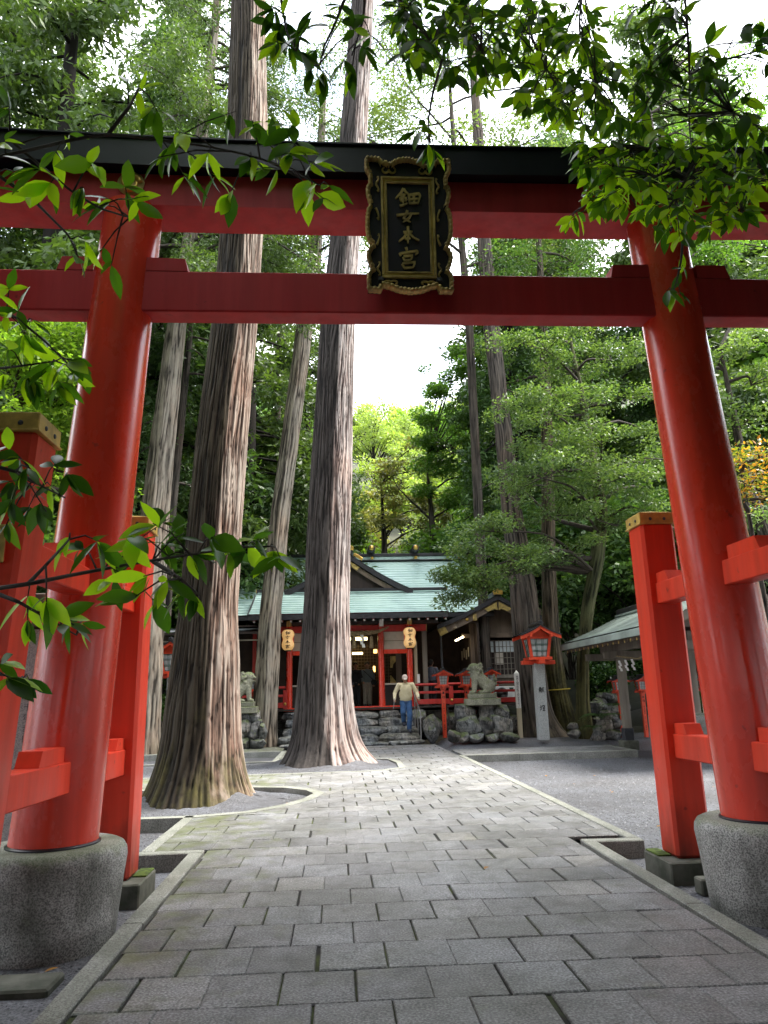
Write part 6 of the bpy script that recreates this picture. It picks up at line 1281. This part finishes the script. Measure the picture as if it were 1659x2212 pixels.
for Y in (44, 51, 59, 68, 78, 90, 104, 120, 138):
    n = int(1.24*Y/(3.2+Y*.055))
    for i in range(n):
        x = -.58*Y+1.24*Y*(i+rr.uniform(.1, .9))/n; y = Y+rr.uniform(-3, 3); c = x/y
        k = rr.choice('yylmyb' if -.02 < c < .2 else 'mdclmd'); s = rr.uniform(.75, 1.05)*(1 if Y < 80 else 1.25)
        if k in 'ck': s *= .55 if -.05 < c < .16 else .8
        plant(k, x, y, s)
# unseen overhead tree, its crown shaped to keep sky light off the gate
def unseen_canopy(rs, L, tw):
    for _ in range(150):
        y = rs.uniform(3.5, 8.5); x = rs.uniform(0, 9); z = 3.4+1.25*y+rs.uniform(0, 4.5); s = rs.uniform(.9, 1.4); L.append(clump(rs, (x, y, z), (s, s, s*.5), 190, .26, .9, .5)); tw.tube([(3.6, -4, 8.5), (x*.6+1.6, y*.5-1, z*.6+3.2), (x, y, z)], [.06, .04, .01], 4, False)
    for _ in range(430):
        x = rs.uniform(-9, 11); y = rs.uniform(-12, 3.8); z = rs.uniform(4.6, 10)
        if z < 2.3+1.25*max(y, -.5) + .9: z = 3.2+1.25*max(y, -.5)+rs.uniform(.4, 3)
        s = rs.uniform(.7, 1.2); L.append(clump(rs, (x, y, z), (s, s, s*.5), 190, .24, .9, .5)); tw.tube([(3.6, -4, 5.5), (x*.6+1.4, y*.6-1.6, z*.5+2.9), (x, y, z)], [.05, .03, .01], 4, False)
broad('unseen_shade_tree', 'unseen evergreen tree with its crown spread over the visitor to shade the gate', [(3.6, -4, -.2, .35), (3.6, -4, 3, .26), (3.6, -4, 6, .24), (3.6, -3.9, 10, .15), (3.7, -3, 14, .05)], 'cedard', 'dark', [(5, a, .4, 4, 0) for a in (.5, 1.8, 3.1, 4.4, 5.6)], 31, size=.12, extra=unseen_canopy)

def shade(rs, L, tw):  # high crown out of view, added to carry shade further up the path
    for _ in range(80):
        x, y = rs.uniform(9.5, 15), rs.uniform(9.0, 13.2); z = 3.6+1.25*y+rs.uniform(0, 4); s = rs.uniform(.8, 1.3); L.append(clump(rs, (x, y, z), (s, s, s*.5), 190, .22, .9, .5)); tw.tube([(15.5, 10.5, 14), ((x+15)/2, (y+10.5)/2, z*.5+7.5), (x, y, z)], [.08, .05, .012], 4, False)
broad('unseen_shade_tree', 'unseen tall evergreen tree added right of the gate to shade the path', [(15.6, 10.5, 0, .4), (15.5, 10.5, 8, .3), (15.4, 10.5, 15, .2), (15.2, 10.5, 21, .05)], 'cedard', 'dark', [(14, 2.5, .4, 3, 0)], 33, size=.12, extra=shade)

# ---------------------------------------------------------------- leafy boughs hanging into the view
def leafset(P, D, Nn, L, Wd):
    D = unit(D); Nn = unit(Nn-D*(Nn*D).sum(1, keepdims=True)); S_ = np.cross(D, Nn); L = L[:, None]; Wd = Wd[:, None]; rows = []
    for f, w_ in ((.0, .0), (.14, .52), (.36, .95), (.6, .92), (.82, .5), (1., 0)):
        m = P+D*L*f-Nn*L*(.16*f*f)
        rows.append((m+S_*Wd*.5*w_+Nn*Wd*.10*w_, m, m-S_*Wd*.5*w_+Nn*Wd*.10*w_))
    n = len(P); V = []; F = []
    stack = [rows[0][1]] + [q for r in rows[1:5] for q in r] + [rows[5][1]]           # 1 + 12 + 1 points
    V = np.stack(stack, 1).reshape(-1, 3); T = [(0, 1, 2), (0, 2, 3)]
    for i in range(3): a = 1+3*i; T += [(a, a+3, a+4), (a, a+4, a+1), (a+1, a+4, a+5), (a+1, a+5, a+2)]
    T += [(10, 13, 11), (11, 13, 12)]
    return V, (np.arange(n)[:, None, None]*14+np.array(T)[None]).reshape(-1, 3)
def leafy(lab, t, stems, spots, L=.085, seed=0, spread=16, dz=.12, down=.55, group='leafy boughs hanging into the view', lm='near'):
    rs = np.random.RandomState(seed); S3 = []
    for s in stems: S3.append(np.array([atd(u, v, t+dz*math.sin(i*1.7+seed)) for i, (u, v) in enumerate(s)]))
    r = thing('leafy_branch', lab, 'branch', S3[0][0], group); tw = MB(); A = []
    for P in S3: Q = spline(P, 24); tw.tube(Q, np.linspace(.0055, .002, 24), 6)
    AL = np.concatenate([spline(P, 40) for P in S3]); PP, DD, NN, LL = [], [], [], []
    for (u, v, n) in spots:
        c = atd(u, v, t+rs.uniform(-1, 1)*dz*2); k = AL[np.argmin(((AL-c)**2).sum(1))]; d0 = unit(c-k+1e-6)
        tw.tube([k, (k+c)/2+np.array([0, 0, .012]), c], [.0026, .002, .0012], 4)
        for j in range(n+1):
            ph = rs.uniform(0, 2*pi); f = rs.uniform(.25, 1.); p = k+(c-k)*f if np.linalg.norm(c-k) > .02 else c
            p = c*(.72)+p*.28
            d = d0*.55+RT*math.cos(ph)*.8+UP*math.sin(ph)*.55-np.array([0, 0, down])+FW*rs.uniform(-.35, .35)
            PP.append(p); DD.append(d); NN.append(np.array([0, 0, .75])-FW*rs.uniform(.1, 1.)+rs.randn(3)*.38); LL.append(L*rs.uniform(.55, 1.2))
    LL = np.array(LL); V, F = leafset(np.array(PP), np.array(DD), np.array(NN), LL, LL*rs.uniform(.30, .48, len(LL)))
    tw.build('stems', MT['twig'], r, True); npmesh('leaves', V, F, LM[lm], r, True)
def field(lst, seed, per=1.75):
    rs = np.random.RandomState(seed); o = []
    for u, v, a, b, n in lst:
        for _ in range(max(1, int(n*per/2.6))):
            q = math.sqrt(rs.rand()); an = rs.uniform(0, 2*pi); o.append((u+a*q*math.cos(an), v+b*q*math.sin(an), rs.randint(2, 5)))
    return o
leafy('leafy branch with dark and lime leaves crossing the top beam at the left', 1.95, [[(-60, 350), (60, 325), (150, 303), (235, 288), (330, 300), (450, 316), (560, 340), (640, 375), (690, 400)], [(20, 300), (90, 360), (150, 410), (215, 450), (280, 470)], [(-10, 375), (70, 430), (150, 510), (170, 560)], [(235, 288), (280, 230), (300, 190)]],
      [(300, 195, 2), (275, 175, 1), (340, 240, 4), (385, 285, 3), (150, 290, 2), (75, 360, 4), (110, 395, 4), (180, 405, 3), (215, 440, 4), (270, 400, 4), (300, 430, 3), (340, 340, 3), (370, 320, 4), (400, 385, 3), (470, 385, 4), (495, 425, 3), (510, 240, 2), (545, 260, 3), (600, 260, 2), (640, 270, 3), (540, 340, 4), (580, 360, 4), (630, 330, 5), (680, 350, 4), (670, 420, 3), (700, 430, 3), (710, 400, 2), (650, 300, 3), (20, 230, 3), (10, 300, 3), (185, 520, 3), (170, 560, 2), (215, 545, 3), (240, 575, 1), (30, 370, 3), (120, 330, 3), (60, 420, 2), (240, 430, 3), (420, 340, 3), (580, 310, 3), (690, 400, 3), (450, 330, 2), (200, 350, 3)], .084, 1, lm='nearl')
leafy('bright leafy branch over the brass cap of the front left post', 2.2, [[(-40, 640), (40, 690), (100, 740), (150, 790)], [(-40, 800), (50, 790), (120, 780)]], [(20, 620, 3), (40, 670, 4), (70, 690, 4), (60, 735, 4), (100, 750, 4), (110, 790, 4), (150, 780, 4), (165, 815, 3), (60, 815, 4), (15, 750, 3), (20, 810, 3), (130, 830, 3), (180, 795, 2), (10, 680, 3)], .09, 2, lm='nearl')
leafy('long leafy branch crossing the left gate pillar towards the nearest cedar', 1.65, [[(-40, 1275), (60, 1262), (140, 1245), (230, 1228), (330, 1210), (430, 1195), (520, 1182), (585, 1180)], [(60, 1262), (100, 1220), (150, 1165)], [(-40, 1270), (40, 1300), (110, 1340), (165, 1372)], [(330, 1212), (390, 1250), (430, 1285)]],
      [(150, 1160, 2), (175, 1180, 3), (215, 1170, 4), (250, 1200, 4), (270, 1150, 2), (300, 1170, 3), (330, 1130, 3), (365, 1120, 3), (350, 1170, 4), (400, 1150, 4), (420, 1195, 4), (460, 1160, 4), (490, 1195, 3), (530, 1180, 4), (590, 1190, 5), (605, 1205, 2), (560, 1165, 2), (310, 1245, 3), (360, 1255, 4), (390, 1280, 4), (420, 1285, 3), (290, 1290, 2), (345, 1310, 2), (240, 1255, 2), (100, 1300, 3), (60, 1290, 3), (130, 1330, 3), (160, 1350, 4), (180, 1340, 2), (60, 1340, 2)], .080, 3, down=.35, lm='nearl')
leafy('leafy branch in front of the front left gate post', 1.9, [[(-40, 1000), (40, 1020), (90, 1050), (140, 1075)]], [(15, 965, 3), (40, 985, 4), (60, 1010, 3), (20, 1040, 3), (70, 1050, 3), (110, 1050, 3), (20, 1090, 3), (60, 1100, 3), (100, 1105, 3), (120, 1000, 2), (145, 1020, 2), (10, 1140, 2)], .085, 4)
leafy('small leafy sprig at the left edge low on the front left post', 1.9, [[(-40, 1450), (20, 1460), (50, 1465)]], [(5, 1430, 2), (20, 1465, 3), (45, 1475, 2), (62, 1466, 2)], .085, 5)
leafy('leafy twigs hanging in front of the two tall cedar trunks at the top', 2.35, [[(600, -60), (610, 20), (620, 70), (640, 110)], [(760, -40), (720, 60), (700, 100), (690, 140)], [(790, -40), (785, 40), (760, 120)]], [(590, 20, 4), (610, 30, 3), (600, 70, 4), (660, 60, 3), (580, 55, 4), (595, 90, 4), (620, 50, 3), (640, 80, 4), (650, 115, 3), (625, 105, 3), (680, 110, 3), (670, 155, 3), (700, 160, 4), (740, 135, 4), (760, 165, 3), (745, 30, 4), (770, 60, 4), (800, 80, 3), (790, 105, 3), (735, 10, 3)], .08, 6)
leafy('dense dark leafy branch at the top right of the plaque', 2.6, [[(840, -50), (880, 30), (930, 90), (960, 140)], [(1000, -50), (1010, 50), (1040, 120), (1060, 190)]], field([(860, 15, 40, 30, 14), (900, 45, 60, 55, 34), (960, 100, 70, 70, 26), (1010, 50, 80, 60, 45), (1060, 140, 60, 70, 26), (900, 100, 50, 50, 12)], 7), .074, 7, dz=.25)
leafy('dense leafy branch hanging over the top beam left of the right pillar', 2.75, [[(1150, -50), (1140, 60), (1180, 150), (1240, 240), (1290, 310)], [(1260, -50), (1250, 60), (1290, 180)]], field([(1130, 65, 80, 80, 46), (1200, 135, 90, 80, 48), (1150, 185, 70, 60, 26), (1240, 225, 70, 50, 34), (1250, 55, 60, 60, 26), (1290, 180, 60, 70, 28), (1300, 250, 50, 50, 22)], 8), .072, 8, dz=.3, lm='nearl')
leafy('leafy branch with a long dark hanging stem in the top right corner', 2.6, [[(1475, -60), (1485, 60), (1490, 160), (1488, 260), (1495, 340)], [(1490, 160), (1560, 130), (1680, 100)], [(1488, 250), (1580, 240), (1680, 300)]], field([(1420, 35, 60, 50, 18), (1400, 115, 50, 50, 14), (1420, 165, 60, 50, 18), (1480, 145, 60, 80, 20), (1560, 225, 80, 90, 34), (1620, 120, 50, 80, 16), (1380, 240, 60, 60, 22), (1620, 300, 50, 60, 24)], 9), .072, 9, dz=.3)
leafy('bright leafy branch covering the top of the right gate pillar', 2.7, [[(1495, 300), (1500, 350), (1520, 400), (1560, 440), (1600, 470)], [(1500, 340), (1420, 380), (1340, 410), (1265, 440)], [(1500, 350), (1460, 430), (1450, 500)], [(1500, 330), (1580, 380), (1680, 390)], [(1500, 320), (1400, 320), (1290, 330)]], field([(1280, 330, 60, 50, 38), (1330, 365, 70, 55, 40), (1310, 410, 60, 50, 34), (1400, 330, 70, 55, 32), (1440, 395, 80, 65, 50), (1520, 360, 80, 65, 44), (1580, 410, 70, 65, 40), (1430, 470, 60, 45, 28), (1480, 500, 50, 35, 16), (1560, 460, 60, 40, 24), (1620, 380, 40, 50, 20), (1270, 430, 40, 36, 12), (1240, 468, 20, 8, 3), (1212, 478, 16, 16, 3)], 10), .072, 10, dz=.25, lm='nearl')
leafy('small hanging sprig of leaves against the right gate pillar below the tie beam', 2.7, [[(1475, 500), (1472, 560), (1462, 605), (1455, 628)]], [(1440, 628, 3), (1458, 632, 2), (1470, 636, 2), (1475, 572, 1), (1472, 590, 1)], .08, 11)
leafy('small hanging sprig of leaves above the gilt rim of the plaque', 2.5, [[(955, 130), (935, 200), (925, 260), (930, 310)]], [(905, 278, 2), (895, 286, 2), (925, 320, 3), (940, 332, 2), (918, 265, 1)], .08, 12)

# ---------------------------------------------------------------- loose stones on the gravel
rs = np.random.RandomState(12); X = []
for x0, x1, y0, y1, z, n, sz in ((3.2, 9.5, 8.2, 18.9, -.168, 15000, .012), (2.6, 5.5, 4.5, 8.2, -.168, 2500, .010), (-5., -1.55, 3.6, 8.1, -.168, 3000, .009), (-4.5, -2.1, 8.3, 10.5, -.168, 1500, .010), (-4.6, -.6, 10.8, 13.4, -.073, 4200, .011), (-4.5, 1.1, 16.0, 18.6, -.028, 3500, .012)):
    u = rs.rand(n); X.append(np.stack([x0+(x1-x0)*rs.rand(n), y0+(y1-y0)*u**1.3, np.full(n, z), sz*rs.uniform(.5, 1.5, n)], 1))
X = np.concatenate(X); n = len(X); A = rs.rand(n)*6.28; c_, s_ = np.cos(A), np.sin(A); O = np.array([(1, 0, 0), (0, .75, 0), (-1, 0, 0), (0, -.75, 0), (.1, .1, .6), (0, 0, -.4)])
V = np.stack([np.stack([X[:, 0]+X[:, 3]*(o[0]*c_-o[1]*s_), X[:, 1]+X[:, 3]*(o[0]*s_+o[1]*c_), X[:, 2]+X[:, 3]*o[2]*rs.uniform(.7, 1.3, n)], 1) for o in O], 1).reshape(-1, 3)
F = (np.arange(n)[:, None, None]*6+np.array([(0, 1, 4), (1, 2, 4), (2, 3, 4), (3, 0, 4)])[None]).reshape(-1, 3)
m, t, out = nt('loose_stone'); g = N(t, 'ShaderNodeNewGeometry'); bsdf(t, out, ramp(t, g.outputs['Random Per Island'], [(0, (.03, .03, .034)), (.5, (.07, .075, .085)), (.9, (.15, .16, .18)), (1, (.25, .25, .26))]), .75)
kind(npmesh('gravel_stones', V, F, m), 'stuff')
# ---------------------------------------------------------------- fallen leaves
fl = [(155, 1818, .505, 'on the left granite base'), (310, 1965, -.165, 'on the gravel beside the left kerb'), (1055, 1875, .006, 'on the paving in the middle'), (1467, 1875, -.165, 'on the gravel beside the right rear post'), (1365, 1850, -.165, 'on the gravel right of the path corner'), (125, 2095, -.05, 'on the stone slab at the left base')]
for i, (u, v, z, wh) in enumerate(fl):
    d = ray(u, v); p = CAM+d*((z-1.5)/d[2]); rs = np.random.RandomState(i); V, F = leafset(np.array([p+np.array([0, 0, .012])]), np.array([[math.cos(i*2.), math.sin(i*2.), .05]]), np.array([[.1, .1, 1.]]), np.array([.075]), np.array([.04]))
    o = npmesh('fallen_leaf', V, F, LM['orange']); tag(o, 'yellow brown fallen leaf lying '+wh, 'leaf', 'fallen leaves')
rs = np.random.RandomState(9)
for i in range(26):
    x, y = (rs.uniform(3.3, 7), rs.uniform(8.5, 18)) if i < 16 else (rs.uniform(-4, -.6), rs.uniform(10.9, 12.2)); z = -.165 if i < 16 else -.07
    V, F = leafset(np.array([[x, y, z+.012]]), np.array([[*rs.randn(2), .1]]), np.array([[*rs.randn(2)*.3, 1.]]), np.array([.055]), np.array([.03])); o = npmesh('fallen_leaf', V, F, LM['orange'])
    tag(o, 'tiny fallen leaf scattered on the gravel right of the path' if i < 16 else 'tiny fallen leaf on the gravel round the nearest cedar', 'leaf', 'fallen leaves on the right gravel' if i < 16 else 'fallen leaves round the nearest cedar')
